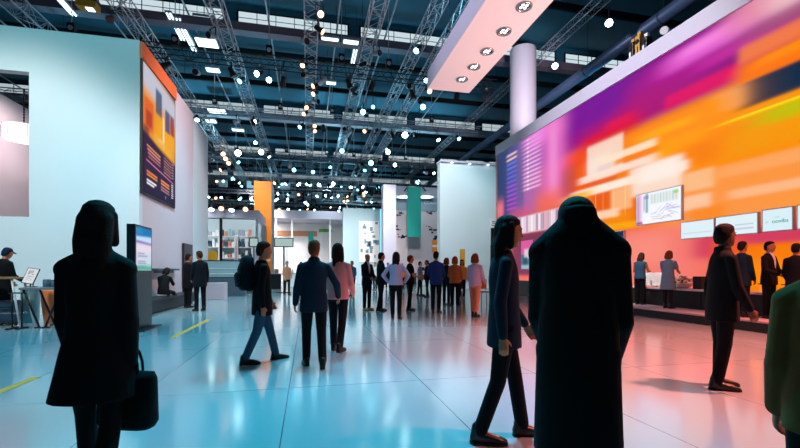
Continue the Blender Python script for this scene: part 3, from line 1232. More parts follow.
q = at_depth(143.5, 8.9)
r = empty('information_totem', (-3.55, 9.5, 0), 0, 'tall slim charcoal totem with lit blue and lilac screen', 'totem')
MB().bb((-3.66, 9.5, .02), (-3.5, 10.45, 2.24), bevel=.01).build('casing', mat('totem charcoal', '#1d1f27', .35), r, True)
panel_mesh('screen', (.053, .055, 1.27), (0, .84, 0), (0, 0, .92), 44, 52, lambda U, W: paint_totem(U, W * 1.3 / .92), screen_mat('totem screen', 1.0), r)
MB().bb((-3.85, 9.45, 0), (-3.3, 10.5, .02)).build('base_plate', BLACKMETAL, r, True)

# bench along the side wall, shelf, panel
r = empty('long_bench', (-4.62, 13.0, 0), 0, 'long low charcoal bench along the white side wall', 'bench')
MB().bb((-4.85, 11.7, .06), (-4.33, 17.6, .37), bevel=.015).build('carcass', DARKBENCH, r, True)
MB().bb((-4.87, 11.66, .37), (-4.3, 17.64, .42), bevel=.008).build('seat_top', mat('bench top', '#1a1e26', .4), r, True)
MB().bb((-4.82, 11.8, 0), (-4.42, 17.5, .06)).build('plinth', BLACKMETAL, r, True)
o = MB().bb((-4.9, 14.6, 1.26), (-4.72, 16.9, 1.33), bevel=.005).bb((-4.9, 14.8, 1.18), (-4.87, 16.7, 1.26)).build('wall_shelf', mat('grey shelf', '#4a5a6a', .5))
tag(o, 'thin grey wall shelf above the seated person', 'shelf')
r = empty('dark_display_board', (-4.6, 17.9, 0), 0, 'tall dark display board leaning beside the two standing men', 'display board')
MB().bb((-4.88, 17.8, .55), (-4.8, 19.0, 2.35), bevel=.01).build('board', mat('dusk board', '#3a2c38', .4), r, True)
MB().bb((-4.87, 17.8, 0), (-4.81, 17.86, .55)).bb((-4.87, 18.94, 0), (-4.81, 19.0, .55)).build('leg', BLACKMETAL, r, True)

# ================================================================== LEFT WORK TABLES
# high table with oak top
c = at_depth(8, 9.3)
r = empty('high_table', (c.x, c.y, 0), 0, 'high table with thin oak top and white slanted legs at the left edge', 'table')
MB().box((-.1, 0, 1.1), (.95, .5, .045), bevel=.006).build('tabletop', WOOD, r)
for sx, sy in ((-.5, -.2), (-.5, .2), (.3, -.2), (.3, .2)):
    MB().bar((sx * .8 - .05, sy, 1.08), (sx * 1.25, sy * 1.2, 0), .022, 8).build('leg', mat('white steel leg', '#c8d4da', .4), r)
MB().bar((-.62, 0, .3), (.36, 0, .3), .014, 8).build('footrest', CHROME, r)
# counter table with crossed black legs and drum
c = at_depth(50, 9.3)
r = empty('work_table', (c.x, c.y, 0), -YAW * .4, 'work table with grey top on crossed black legs above an orange drum', 'table')
MB().box((0, 0, .87), (.86, .6, .05), bevel=.006).build('tabletop', mat('grey tabletop', '#6d7c86', .4), r)
for s, sy in ((-1, -.24), (1, -.24), (-1, .24), (1, .24)):
    MB().bar((s * .38, sy, .85), (s * .06, sy, .02), .022, 8).build('leg', BLACKMETAL, r)
    MB().box((s * .06, sy, .01), (.16, .06, .02)).build('foot', BLACKMETAL, r)
c2 = at_depth(47, 9.75)
o = MB().lathe((0, 0, 0), [(.19, 0), (.22, .01), (.245, .25), (.275, .55), (.28, .78), (.27, .8), (.25, .8), (.24, .74)], 32).build('storage_drum', TERRA)
o.location = (c2.x + .02, c2.y + .3, 0)
tag(o, 'tapered orange drum standing behind the crossed black table legs', 'drum')
# tablet on a stand
r = empty('tablet_display', (0, 0, 0), 0, 'white tablet display tilted on a small stand at the work table edge', 'tablet')
tp = at_depth(34, 9.25, .895)
r.location = tp
M = Matrix.Rotation(-.25, 3, 'Z') @ rot_x(-.35) @ Matrix.Rotation(.14, 3, 'Y')
MB().box((-.06, 0, .25), (.29, .02, .37), m=M, bevel=.006).build('casing', mat('tablet dark rim', '#2a2226', .4), r)


def paint_tab(U, W):
    P = Paint(U, W, '#e8ecf0')
    for a, b, c_, d_ in ((.05, .09, .2, .29), (.1, .12, .22, .3), (.14, .2, .2, .22), (.13, .16, .24, .3), (.06, .2, .15, .165), (.08, .1, .06, .09), (.16, .19, .07, .09), (.05, .15, .11, .12)):
        P.rect(a, b, c_, d_, '#7a8490', .8, .012, .012)
    return P.img


o = V((-.06, 0, .25)) + M @ V((-.13, -.0115, -.17))
panel_mesh('screen', o, M @ V((.26, 0, 0)), M @ V((0, 0, .34)), 40, 50, paint_tab, screen_mat('tablet screen', .85), r)
MB().bar((-.03, .03, .02), (-.05, .02, .2), .012, 8).bar((-.09, .03, .02), (-.05, .02, .2), .012, 8).box((-.05, .03, .01), (.16, .1, .014)).build('stand', BLACKMETAL, r)
# jars
for px, w, h, lab in ((47, .075, .17, 'dark glass jar with lid on the work table, next to the tablet'), (55, .07, .16, 'dark glass jar with lid in the middle of the work table'), (63.5, .095, .27, 'tall clear glass canister at the far end of the work table')):
    c = at_depth(px, 9.3, .895)
    r = empty('glass_jar', c, 0, lab, 'jar')
    MB().lathe((0, 0, 0), [(w * .9, 0), (w, .01), (w, h * .86), (w * .85, h * .9)], 20).build('jar_body', mat('smoked glass', '#4f6a76', .15) if w < .09 else mat('teal glass', '#7fa9b0', .15), r)
    MB().lathe((0, 0, h * .9), [(w * .95, 0), (w * .95, h * .1), (w * .3, h * .12)], 20).build('lid', mat('jar lid', '#2c3a44', .4), r)
# bin, crate, post frame
c = at_depth(30.5, 10.1)
r = empty('waste_bin', (c.x, c.y, 0), 0, 'tall pale teal bin between the high table and the work table', 'bin')
MB().lathe((0, 0, 0), [(.15, 0), (.165, .02), (.19, .78), (.195, .8)], 28).build('body', TEALBIN, r)
MB().lathe((0, 0, .8), [(.2, 0), (.2, .03), (.12, .05)], 28).build('lid', mat('pale lid', '#bcd4da', .4), r)
c = at_depth(11, 9.55)
r = empty('equipment_crate', (c.x, c.y, 0), .1, 'dark blue equipment crate standing under the high table', 'crate')
MB().box((0, 0, .3), (.3, .3, .46), bevel=.02).build('box', CRATEBLUE, r)
MB().box((0, 0, .55), (.32, .32, .05), bevel=.01).build('lid', mat('crate lid', '#0d2233', .5), r)
MB().bar((-.1, -.19, .42), (.1, -.19, .42), .013, 8).build('handle', BLACKMETAL, r)
for sx in (-.13, .13):
    MB().lathe((sx - .02, -.1, .04), [(.04, 0), (.04, .04)], 14, (1, 0, 0)).build('wheel', BLACKMETAL, r)
c = at_depth(17, 8.9)
r = empty('clothes_rail', (c.x, c.y, 0), 0, 'low black metal rail frame beside the dark blue crate', 'rail')
for sx in (-.09, .09):
    MB().bar((sx, 0, .03), (sx, 0, .78), .018, 8).build('post', BLACKMETAL, r)
    MB().box((sx, 0, .015), (.05, .36, .03)).build('foot', BLACKMETAL, r)
MB().bar((-.16, 0, .78), (.16, 0, .78), .016, 8).build('crossbar', BLACKMETAL, r)

# ================================================================== RIGHT: VIDEO WALL, STAGE, COUNTER
XV = 10.8
VY0, VY1, VZ0, VZ1 = 3.0, 22.05, .74, 7.95


def wob(x, f, s):
    return np.sin(x * f + s)


def paint_wall(U, W):
    Y, Z = VY1 - U, W + VZ0

    class Q(Paint):
        pass
    P = Q(Y, Z, '#ee8a5a')
    R = P.rect
    # broad colour zones
    R(-5, 30, 0, 2.9, '#ef8478', 1, 1, .5)
    R(-5, 14, 2.7, 6.6, '#f6941f', 1, 1.2, .6, .02)
    R(-5, 11.0, 2.2, 4.0, '#f5a264', .9, 1.2, .5)
    R(11.5, 30, 2.5, 6.0, '#e0603e', .8, 2.2, .8)
    R(14, 16.6, 3.7, 5.9, '#f26a1c', .9, 1.0, .5)
    R(-5, 24, 6.1, 9, '#8f1a86', 1, 3, .45)
    R(11.6, 13.6, 6.9, 9, '#7a2394', .9, 1.2, .4)
    R(9.4, 12.2, 6.6, 7.6, '#a8128a', .8, 1.0, .3)
    R(10.5, 14.5, 6.2, 7.1, '#b0157a', .9, 1.5, .35)
    R(12.6, 15.6, 6.9, 8.3, '#7d1f9a', .9, 1.0, .4)
    R(11.6, 14.6, 6.0, 6.5, '#e2372c', .8, .8, .25)
    R(11.8, 13.2, 6.35, 6.7, '#e01f5a', .8, .5, .15)
    R(14.2, 16.0, 5.5, 6.2, '#f0582a', .8, .5, .3)
    # upper right streaks: pink, salmon, crimson, orange
    R(8.0, 10.6, 7.25, 7.8, '#ef7ede', .9, 1.2, .25)
    R(8.6, 10.0, 7.5, 7.75, '#f79be6', .8, .6, .15)
    R(6.4, 8.6, 7.35, 9, '#e9a0b0', .9, 1.0, .3)
    R(4, 7.6, 7.3, 9, '#f3d6d6', .9, .7, .5)
    R(7.6, 9.6, 6.85, 7.15, '#cf4aa8', .8, .9, .2)
    R(8.3, 10.6, 6.2, 6.62, '#dd2a70', .95, .25, .15)
    R(7.6, 8.6, 6.7, 6.85, '#7e3a6a', .6, .5, .1)
    R(2, 8.35, 6.50, 6.95, '#f08a5c', .95, .2, .15)
    R(2, 8.3, 7.0, 7.3, '#a8647c', .7, .8, .2)
    R(2, 8.4, 5.98, 6.5, '#f9851f', 1, .5, .2)
    R(2, 7.9, 6.25, 6.45, '#fb9a3c', .9, .5, .1)
    R(2, 8.36, 5.34, 6.0, '#08304a', 1, .45, .06)
    R(8.2, 9.1, 5.45, 6.0, '#eab48e', .9, .5, .15)
    R(2, 8.9, 5.08, 5.34, '#f2a01c', 1, .8, .1)
    R(2, 8.9, 5.14, 5.19, '#f6ee5a', 1, .8, .03)
    R(2, 7.9, 4.72, 5.12, '#b8c81c', .95, 1.0, .12)
    R(2, 8.8, 4.2, 4.8, '#f0a31e', .9, 1.0, .25)
    # warm middle: oranges and golds
    R(8.5, 12.5, 5.2, 6.0, '#fb9a14', .9, 1.2, .3)
    R(9.2, 11.2, 4.7, 5.3, '#fca60c', .9, .6, .2)
    R(8.9, 10.1, 4.3, 4.9, '#f28a0a', .9, .6, .2)
    R(9.6, 11.6, 5.5, 5.75, '#fdb54c', .7, .6, .1)
    # white blocks and streaks
    R(12.3, 14.2, 4.9, 6.1, '#f6dccb', .95, .12, .12)
    R(12.9, 14.1, 5.0, 5.6, '#f9ece4', .8, .5, .3)
    R(12.9, 13.6, 4.85, 5.3, '#e9cfd0', .7, .2, .2)
    R(10.9, 13.6, 5.22, 5.48, '#fbe7cf', .9, .3, .06)
    R(10.8, 12.7, 5.05, 5.22, '#f58d1a', .9, .3, .06)
    R(10.9, 14.7, 4.72, 5.0, '#fbe9dc', .9, .5, .07)
    R(11.3, 12.6, 4.5, 4.74, '#f28c34', .85, .2, .06)
    R(9.8, 15.3, 4.2, 4.5, '#fdf3e4', .95, .3, .07)
    R(9.95, 12.0, 3.75, 4.72, '#fae6d8', .9, .25, .1)
    R(10.1, 11.6, 4.1, 4.7, '#fdf2ea', .8, .4, .15)
    R(14.0, 16.4, 4.18, 4.42, '#f8b81c', .95, .8, .08)
    R(14.0, 16.0, 3.5, 4.15, '#f0901c', .8, .5, .2)
    R(11.9, 12.9, 3.4, 4.2, '#f7c596', .85, .15, .1)
    R(11.9, 13.8, 2.75, 3.35, '#f0961e', .9, .3, .1)
    R(12.5, 13.9, 3.2, 3.5, '#fbdcc0', .9, .25, .08)
    R(11.5, 13.2, 2.72, 2.95, '#f9b42a', .8, .3, .08)
    for y in (12.2, 12.75, 13.3, 13.7):
        R(y, y + .03, 3.3, 4.2, '#ffe2a8', .6, .02, .3)
    R(9.0, 9.95, 3.55, 4.1, '#f6c79c', .9, .2, .1)
    R(2, 9.0, 3.72, 4.05, '#f7b27c', .8, .6, .1)
    R(9.1, 10.0, 3.0, 3.42, '#f9d2b4', .85, .2, .08)
    R(2, 8.6, 3.12, 3.36, '#f8c39c', .85, .3, .06)
    R(8.7, 9.7, 2.62, 3.05, '#f3913f', .7, .3, .1)
    R(2, 7.6, 2.7, 3.1, '#f6a45c', .7, 1.0, .15)
    # low right: pink, magenta, amber glow behind the counter
    R(9.6, 12.3, .5, 2.6, '#f08a82', .9, .4, .2)
    R(10.5, 12.2, 1.5, 2.4, '#f4a090', .7, .6, .4)
    R(2, 9.6, 1.6, 2.35, '#c9406c', .85, .6, .2)
    R(2, 8.4, .6, 1.92, '#f28a14', .95, .3, .12)
    R(2, 8.2, .9, 1.5, '#fb9c1e', .7, .3, .2)
    R(8.2, 9.1, 1.0, 2.1, '#ea6a3c', .8, .3, .2)
    # far left: dusk blue edge, striped columns, pink veil, books
    R(16.8, 24, 4.0, 9, '#a878bc', .85, 2.2, .8)
    R(19.4, 24, 3.5, 9, '#4a5a8e', .9, .9, .7)
    R(20.9, 24, .5, 9, '#34486e', .8, .7, .7)
    R(21.3, 24, 4.2, 5.2, '#f08a9a', .9, .3, .5)
    R(19.1, 19.8, 4.2, 7.6, '#75689c', .9, .25, .4)
    for k in range(13):
        z = 4.55 + k * .245
        R(19.8, 20.9, z, z + .12, ('#c060d0', '#a868d8', '#7a78d8', '#7a8ae0')[min(3, k // 3)] if k < 11 else '#f3d0d8', .9, .25, .05)
    for k in range(13):
        z = 5.3 + k * .205
        R(17.5, 19.1, z, z + .10, '#f6c6ee', .9, .3 + .03 * k, .04)
        R(18.6, 18.75, z, z + .10, '#fff0fa', .8, .06, .03)
    R(16.0, 18.6, 7.3, 8.2, '#f4a0e6', .9, 1.0, .5)
    R(15.6, 17.3, 4.2, 8.2, '#ea86cc', .85, .9, .9)
    R(16.2, 16.8, 4.6, 7.8, '#f3a6d8', .7, .4, .8)
    R(15.9, 17.9, 3.6, 4.9, '#ee7a52', .8, .8, .6)
    R(14.9, 15.9, 4.4, 5.6, '#9a4a4a', .55, .5, .5)
    R(18.6, 20.6, 3.6, 4.5, '#d8688a', .7, .6, .4)
    # book-like white band
    R(14.5, 20.4, 1.0, 3.15, '#6a3a62', .85, .5, .15)
    R(14.4, 20.4, 3.15, 4.02, '#d9c9d8', .95, .12, .06)
    rr = random.Random(4)
    y = 14.5
    while y < 20.3:
        w = rr.uniform(.06, .22)
        R(y, y + w, 3.2, 3.98, rr.choice(('#f6eef4', '#fdf6f4', '#b08aa8', '#7a5a80', '#e8b0b8', '#efe0ea')), .85, .05, .05)
        y += w + rr.uniform(.02, .1)
    R(13.3, 16.5, 2.5, 3.1, '#e2773e', .6, .5, .2)
    g = P.img.mean(-1, keepdims=True)
    img = np.clip(g + (P.img - g) * 1.13, 0, 1) ** 1.1
    return np.clip(img, 0, 1)


r = empty('video_wall', (XV, 12, 0), 0, 'huge video wall glowing with orange, magenta and violet streaks behind the stage', 'video wall')
MB().bb((XV + .05, VY0, 0), (XV + .55, VY1 + .1, 8.5)).build('wall_frame', LAVENDER, r, True)
MB().bb((XV - .12, VY0, VZ1), (XV + .05, VY1 + .1, 8.5)).build('top_trim', LAVENDER, r, True)
MB().bb((XV - .1, VY1, 0), (XV + .05, VY1 + .1, VZ1)).build('side_trim', mat('salmon trim', '#d8a090', .5), r, True)
MB().bb((XV - .04, VY0, 0), (XV + .05, VY1, VZ0)).build('plinth', DARKSTAGE, r, True)
panel_mesh('display_face', (-.03, VY1 - 12, VZ0), (0, -(VY1 - VY0), 0), (0, 0, VZ1 - VZ0), 420, 190, paint_wall, screen_mat('video wall picture', 1.0), r)


# separate display screens in front of the video wall
def wall_screen(y0, y1, z0, z1, paint, label, n=(60, 40), strength=1.0, name='display_screen'):
    r = empty(name, (XV - .1, (y0 + y1) / 2, z0), 0, label, 'screen')
    MB().bb((XV - .12, y0, z0), (XV - .032, y1, z1), bevel=.008).build('casing', mat('silver screen rim', '#c9b4bc', .4), r, True)
    g = .025
    panel_mesh('screen', (-.0225, (y1 - y0) / 2 - g, g), (0, -(y1 - y0 - 2 * g), 0), (0, 0, z1 - z0 - 2 * g), n[0], n[1], paint, screen_mat('screen %.2f' % strength, strength), r)
    return r


def paint_data(U, W):
    P = Paint(U, W, '#f0f4fc')
    P.rect(0, .22, 0, 1, '#d8a8d0', .8, .1, .1)
    P.rect(.02, .12, 0, .95, '#b078b0', .6, .05, .3)
    P.rect(0, .25, 0, .08, '#8a2a80', .9, .05, .05)
    P.rect(.38, .48, .35, .97, '#2a9aa8', .8, .04, .04)
    P.rect(.3, .5, .8, .9, '#7a78b0', .7, .04, .04)
    P.rect(.28, .36, .4, .9, '#c9a0c8', .7, .03, .1)
    P.rect(.55, 1.6, .6, .92, '#d9ecec', .9, .03, .05)
    for k in range(9):
        P.rect(.6 + k * .11, .66 + k * .11, .62, .9, ('#e8b89a', '#b0c8cc', '#e8c8a8', '#a8c0c8')[k % 4], .6, .02, .05)
    P.rect(1.42, 1.58, .8, .9, '#9ad05a', .9, .03, .03)
    rr = random.Random(3)
    for k in range(16):
        a = rr.uniform(.35, 1.3)
        z = rr.uniform(.1, .45)
        P.rect(a, a + rr.uniform(.15, .4), z, z + .018, ('#c070b0', '#8a90c8', '#b890c0')[k % 3], .7, .03, .015, rr.uniform(-.9, .9))
    P.rect(1.2, 1.65, .36, .40, '#9a90d0', .7, .06, .03)
    return P.img


wall_screen(9.91, 11.63, 2.75, 3.78, paint_data, 'crisp white data screen with small charts hanging above the pale panels', (110, 70), 1.05)


def paint_p1(U, W):
    P = Paint(U, W, '#dff0f8')
    P.rect(.05, .95, .13, .15, '#a8b4cc', .6, .05, .015)
    return P.img


def paint_p2(U, W):
    P = Paint(U, W, '#e0f2f8')
    for a, b, c_, d_ in ((.06, .14, .25, .33), (.1, .2, .16, .22), (.22, .3, .22, .3), (.16, .26, .12, .18)):
        P.rect(a, b, c_, d_, '#e0a8c8', .7, .03, .03)
    for k in range(12):
        P.rect(.5 + k * .038, .53 + k * .038, .22, .25, '#9aa4b8', .7, .01, .012)
        P.rect(.5 + k * .038, .53 + k * .038, .11, .155, '#a8b0bc', .7, .01, .015)
    return P.img


def paint_p3(U, W):
    P = Paint(U, W, '#d9f0f8')
    P.rect(.06, .12, .2, .23, '#8aa8c8', .6, .02, .015)
    P.rect(.25, .36, .3, .32, '#9ac0d0', .6, .02, .01)
    return P.img


wall_screen(8.92, 9.95, 2.17, 2.68, paint_p1, 'long pale panel screen furthest along, one faint line of writing', (50, 26))
wall_screen(7.82, 8.90, 2.17, 2.70, paint_p2, 'pale panel screen with small pink marks and two grey rows of writing', (70, 34))
r = wall_screen(7.08, 7.74, 2.18, 2.73, paint_p3, 'pale panel screen with a teal word on it', (40, 30))
text('lettering', 'oovibs', .13, (XV - .126, 7.34, 2.42), (0, -1, 0), (0, 0, 1), glow('teal word', '#3fa8a8', .8), r)
wall_screen(6.35, 7.02, 2.18, 2.74, paint_p3, 'pale panel screen cut by the photo edge, past the teal word', (30, 24))


def paint_blue(U, W):
    P = Paint(U, W, '#1c4f9a')
    P.rect(0, 1.3, 1.0, 1.4, '#0d2a4a', .9, .05, .1)
    rr = random.Random(9)
    for k in range(14):
        a = rr.uniform(0, 1.1)
        P.rect(a, a + rr.uniform(.05, .15), rr.uniform(.4, .7), rr.uniform(.8, 1.15), rr.choice(('#2f86d8', '#5aa8c8', '#d8c23a', '#3f8a5a', '#8ac0e8', '#20386a')), .85, .03, .04)
    P.rect(0, 1.3, 0, .4, '#2a66c0', .8, .1, .15)
    P.rect(.8, 1.1, .75, 1.05, '#e0c020', .9, .05, .05)
    return P.img


wall_screen(12.16, 13.36, 1.36, 2.66, paint_blue, 'blue lit picture screen with yellow patch low on the video wall', (60, 60), .8)


def paint_poster(U, W):
    P = Paint(U, W, '#4a7f94')
    P.rect(0, 1.2, .75, 1.5, '#e860a8', 1, .03, .05)
    P.rect(.3, .9, .55, 1.0, '#e8dce4', .9, .1, .1)
    P.rect(.2, .6, .2, .6, '#264a60', .8, .1, .1)
    P.rect(0, 1.2, 0, .2, '#b8d0dc', .8, .1, .1)
    return P.img


wall_screen(18.05, 19.2, 1.3, 2.78, paint_poster, 'small pink topped portrait screen under the band of white books', (40, 50), .9)

# stage and counter
r = empty('stage_platform', (9.9, 10, 0), 0, 'low black stage with pale deck running along the video wall', 'stage')
MB().bb((9.0, 3.2, 0), (XV - .13, 15.5, .2)).build('riser', DARKSTAGE, r, True)
MB().bb((8.97, 3.2, .2), (XV - .13, 15.53, .24), bevel=.006).build('deck', STAGETOP, r, True)
r = empty('long_counter', (10.25, 9, .24), 0, 'long black counter with pale top standing on the stage', 'counter')
MB().bb((9.98, 3.3, .24), (10.5, 14.6, .72)).build('carcass', DARKSTAGE, r, True)
MB().bb((9.93, 3.25, .72), (10.55, 14.65, .77), bevel=.008).build('worktop', COUNTERTOP, r, True)
for y in (5.1, 6.9, 8.7, 10.5, 12.3):
    MB().bb((9.965, y - .008, .28), (9.98, y + .008, .70)).build('panel_joint', BLACKMETAL, r, True)
ZC = .77


def on_counter(px, X=10.2):
    p = at_x(px, X, ZC)
    return p


# flowers
p = on_counter(681, 10.26)
r = empty('flower_arrangement', p, 0, 'low bowl of pink, cream and yellow flowers on the pale counter', 'flowers')
MB().lathe((0, 0, 0), [(.16, 0), (.24, .04), (.28, .12), (.27, .14), (.24, .12)], 24).build('bowl', mat('ceramic', '#e2d6d6', .3), r)
FLM = [mat('petal ' + c, c, .7) for c in ('#e8b8a8', '#f0d8a0', '#c9707a', '#f2ece0')]
LEAF = mat('flower leaf', '#2c4a2a', .6, vary=.3, vscale=20)
for k in range(26):
    a, q = RND.uniform(0, 2 * PI), RND.uniform(.02, .34)
    c = V((q * math.cos(a), q * math.sin(a), .22 + .1 * (1 - q / .34) + RND.uniform(-.04, .05)))
    b = MB()
    b.ball(c, (.03, .03, .022), 8, 6)
    for j in range(6):
        t = 2 * PI * j / 6
        b.ball(c + V((.035 * math.cos(t), .035 * math.sin(t), .0)), (.026, .026, .012), 8, 5, Matrix.Rotation(t, 3, 'Z') @ Matrix.Rotation(.5, 3, 'Y'))
    b.bar((0, 0, .08), c, .005, 5)
    b.build('flower', FLM[k % 4], r)
b = MB()
for k in range(40):
    a, q = RND.uniform(0, 2 * PI), RND.uniform(.1, .36)
    c = V((q * math.cos(a), q * math.sin(a), RND.uniform(.1, .26)))
    b.ball(c, (.06, .022, .006), 8, 5, Matrix.Rotation(a, 3, 'Z') @ Matrix.Rotation(RND.uniform(-.8, .3), 3, 'Y'))
b.build('foliage', LEAF, r)
# black box, white open book, sheets
p = on_counter(700, 10.2)
r = empty('black_speaker_box', p, 0, 'small black loudspeaker box beside the flowers on the counter', 'speaker')
MB().box((0, 0, .17), (.22, .24, .34), bevel=.015).build('box', BLACKMETAL, r)
MB().box((-.112, 0, .17), (.008, .2, .3)).build('grille', mat('speaker cloth', '#17171a', .9), r)
p = on_counter(652, 10.2)
r = empty('white_display_board', p, 0, 'bright white tilted display board on the counter between the two women', 'display board')
MB().box((.05, 0, .235), (.03, .75, .4), m=Matrix.Rotation(.25, 3, 'Y'), bevel=.006).build('board', PAPER, r)
MB().bar((.1, 0, .3), (.2, 0, .0), .012, 6).build('prop', CHROME, r)
for px, lab, w in ((668, 'white plate of snacks in front of the flowers', .12), (657, 'white saucer in front of the white display board', .09)):
    p = on_counter(px - 2, 10.03)
    r = empty('plate', p, 0, lab, 'plate')
    MB().lathe((0, 0, 0), [(w * .6, 0), (w, .015), (w * 1.02, .022), (w * .6, .012)], 24).build('dish', PAPER, r)
    b = MB()
    for k in range(7):
        a = k * .9
        b.ball((w * .5 * math.cos(a), w * .5 * math.sin(a), .03), (.03, .025, .02), 8, 6)
    b.build('snack', mat('snack', '#a0603c', .6), r)
for px, X, lab in ((767, 10.15, 'amber lit box lamp on the counter beside the standing dark jackets'), (791, 10.15, 'amber lit box lamp at the near end of the counter')):
    p = on_counter(px, X)
    r = empty('amber_box_lamp', p, 0, lab, 'lamp')
    MB().box((0, 0, .09), (.12, .26, .18), bevel=.01).build('shade', AMBER, r)
    MB().box((0, 0, .19), (.14, .28, .02)).build('cap', BLACKMETAL, r)

# column, suspended soffit, duct above the video wall
p = at_x(523, 12.17)
r = empty('round_column', (p.x, p.y, 0), 0, 'pale lavender round column rising behind the far end of the video wall', 'column')
MB().lathe((0, 0, 0), [(.74, 0), (.74, 14.0), (.72, 14.05), (.66, 14.07)], 48).build('shaft', LAVENDER, r)
MB().lathe((0, 0, 0), [(.78, 0), (.78, .12), (.75, .14)], 48).build('base', GREYWALL, r)
HS = 7.0
r = empty('hanging_soffit', (4.4, 8.5, HS), 0, 'long pale pink suspended soffit box with a row of round downlights', 'soffit')
MB().bb((3.68, 3.0, HS), (5.08, 12.45, HS + .03)).build('underside', PINKPANEL, r, True)
MB().bb((3.68, 3.0, HS + .03), (5.08, 12.45, HS + .56)).build('box', LAVENDER, r, True)
for y in (5, 8, 11):
    for x in (3.9, 4.9):
        MB().bar((x, y, HS + .56), (x, y, ZR), .012, 5).build('hanging_cable', BLACKMETAL, r, True)
for k, (px, py) in enumerate(((462, 79), (474, 66.5), (487, 51), (504, 31), (524, 6))):
    d = (HS - CAM_H) * FOC / (HORIZON - py)
    c = at_depth(px, d, HS)
    q = empty('ceiling_downlight', c, 0, '%s chrome round downlight, counted from the far end of the pink soffit' % ('first', 'second', 'third', 'fourth', 'fifth')[k], 'downlight', 'round downlights in the pink soffit')
    MB().lathe((0, 0, -.035), [(.13, .02), (.135, 0), (.175, 0), (.185, .02), (.185, .035)], 28, cap=False).build('ring', CHROME, q)
    MB().lathe((0, 0, -.006), [(.14, 0), (.14, .006)], 28).build('reflector', mat('downlight reflector', '#6a6468', .25, metal=.7), q)
    for j in range(4):
        a = PI / 4 + j * PI / 2
        MB().lathe((.065 * math.cos(a), .065 * math.sin(a), -.022), [(.03, 0), (.036, .016)], 12).build('bulb', DOWN, q)
t = MB().bar((15.2, 8, 12.4), (15.2, 60, 12.4), .3, 20)
o = t.build('ventilation_duct', mat('blue grey duct', '#5a6f94', .4, metal=.3), None)
for y in range(10, 60, 5):
    MB().lathe((15.2, y, 12.4), [(.32, 0), (.32, .08)], 20, (0, 1, 0)).bar((15.2, y, 12.6), (15.2, y, ZR), .015, 5).build('hanging_collar', BEAM, o)
tag(o, 'long blue grey round duct hung above and behind the video wall', 'duct')
for k, (y0, y1) in enumerate(((8.6, 11.5), (12.4, 15.6), (16.4, 19.6))):
    q = empty('wall_top_strip_light', (XV + .3, (y0 + y1) / 2, 8.5), 0, ('nearest', 'middle', 'farthest')[k] + ' of three pale strip lights lying along the top of the video wall', 'strip light')
    MB().bb((XV + .22, y0, 8.5), (XV + .38, y1, 8.56)).build('housing', ALU, q, True)
    MB().bar((XV + .3, y0 + .05, 8.6), (XV + .3, y1 - .05, 8.6), .035, 8).build('tube', glow('dim tube', '#cfe6f4', .9), q, True)
p = at_x(640, XV + .3, 8.5)
r = empty('stage_lamp_cluster', p, 0, 'cluster of black and yellow stage lamps standing on the video wall top', 'stage lamp')
MB().box((0, 0, .04), (.4, .9, .08)).build('base', BLACKMETAL, r)
for k, (y, z, h) in enumerate(((-.3, .08, .5), (0, .08, .72), (.28, .08, .62))):
    q = MB().box((0, y, z + h * .5), (.24, .2, h), bevel=.03).build('lamp_body', (BLACKMETAL, BRASS, BLACKMETAL)[k], r)
    MB().lathe((-.12, y, z + h * .7), [(.085, 0), (.085, .02)], 14, (-1, 0, 0)).build('lens', DARKGLASS, q)
    MB().box((0, y, z + h + .07), (.1, .14, .14), bevel=.02).build('bracket', (PAPER, BRASS, BRASS)[k], r)
    MB().box((-.14, y, z + h * .25), (.04, .08, h * .4), bevel=.01).build('strut', (PAPER, BRASS, PAPER)[k], r)
p = at_x(667, XV + .3, 8.5)
r = empty('stage_lamp', p, 0, 'small pale stage lamp on the video wall top, nearer than the yellow cluster', 'stage lamp')
MB().lathe((0, 0, .34), [(.07, 0), (.1, .05), (.1, .22), (.12, .26)], 14, (-.8, -.4, -.2)).build('housing', PAPER, r)
MB().bar((0, 0, 0), (0, 0, .34), .03, 8).build('post', BLACKMETAL, r)

# ================================================================== FAR BOOTHS
def frontal(px0, px1, Y):
    return at_y(px0, Y).x, at_y(px1, Y).x


def zy(py, px, Y):
    return height(py, at_y(px, Y))


# white booth wall beside the video wall end
Yp = 26.6
x0, x1 = frontal(440, 498.5, Yp)
ztop = zy(164, 468, Yp)
r = empty('white_booth_wall', ((x0 + x1) / 2, Yp, 0), 0, 'broad plain white booth wall left of the video wall end', 'booth wall')
MB().bb((x0, Yp, 0), (x1 + .5, Yp + .6, ztop)).build('panel', WHITEWALL, r, True)
MB().bb((x0 - .05, Yp - .25, ztop), (x1 + .5, Yp + .65, ztop + .12)).build('top_trim', LAVENDER, r, True)
for k, px in enumerate((452, 470, 488)):
    c = at_y(px, Yp - .16)
    MB().lathe((c.x, Yp - .16, ztop - .05), [(.09, 0), (.09, .05)], 14).build('downlight', DOWN, r, True)
PANELX = (x0, x1, Yp, ztop)
# dark display at its right end
c = at_y(494, Yp - .6)
r = empty('slim_sign_stand', (c.x, c.y, 0), 0, 'slim dark sign stand with white printed head before the white booth wall', 'sign stand')
zt = zy(220, 494, Yp - .6)
MB().bb((c.x - .22, c.y - .05, 0), (c.x + .22, c.y + .05, zt - .55)).build('column', BLACKMETAL, r, True)
MB().bb((c.x - .25, c.y - .06, zt - .55), (c.x + .25, c.y + .06, zt)).build('head', PAPER, r, True)
b = MB()
for k, (w, z) in enumerate(((.36, .13), (.3, .25), (.4, .4))):
    b.bb((c.x - w / 2, c.y - .066, zt - z), (c.x + w / 2, c.y - .06, zt - z + .05))
b.build('print', DARKFIX, r, True)


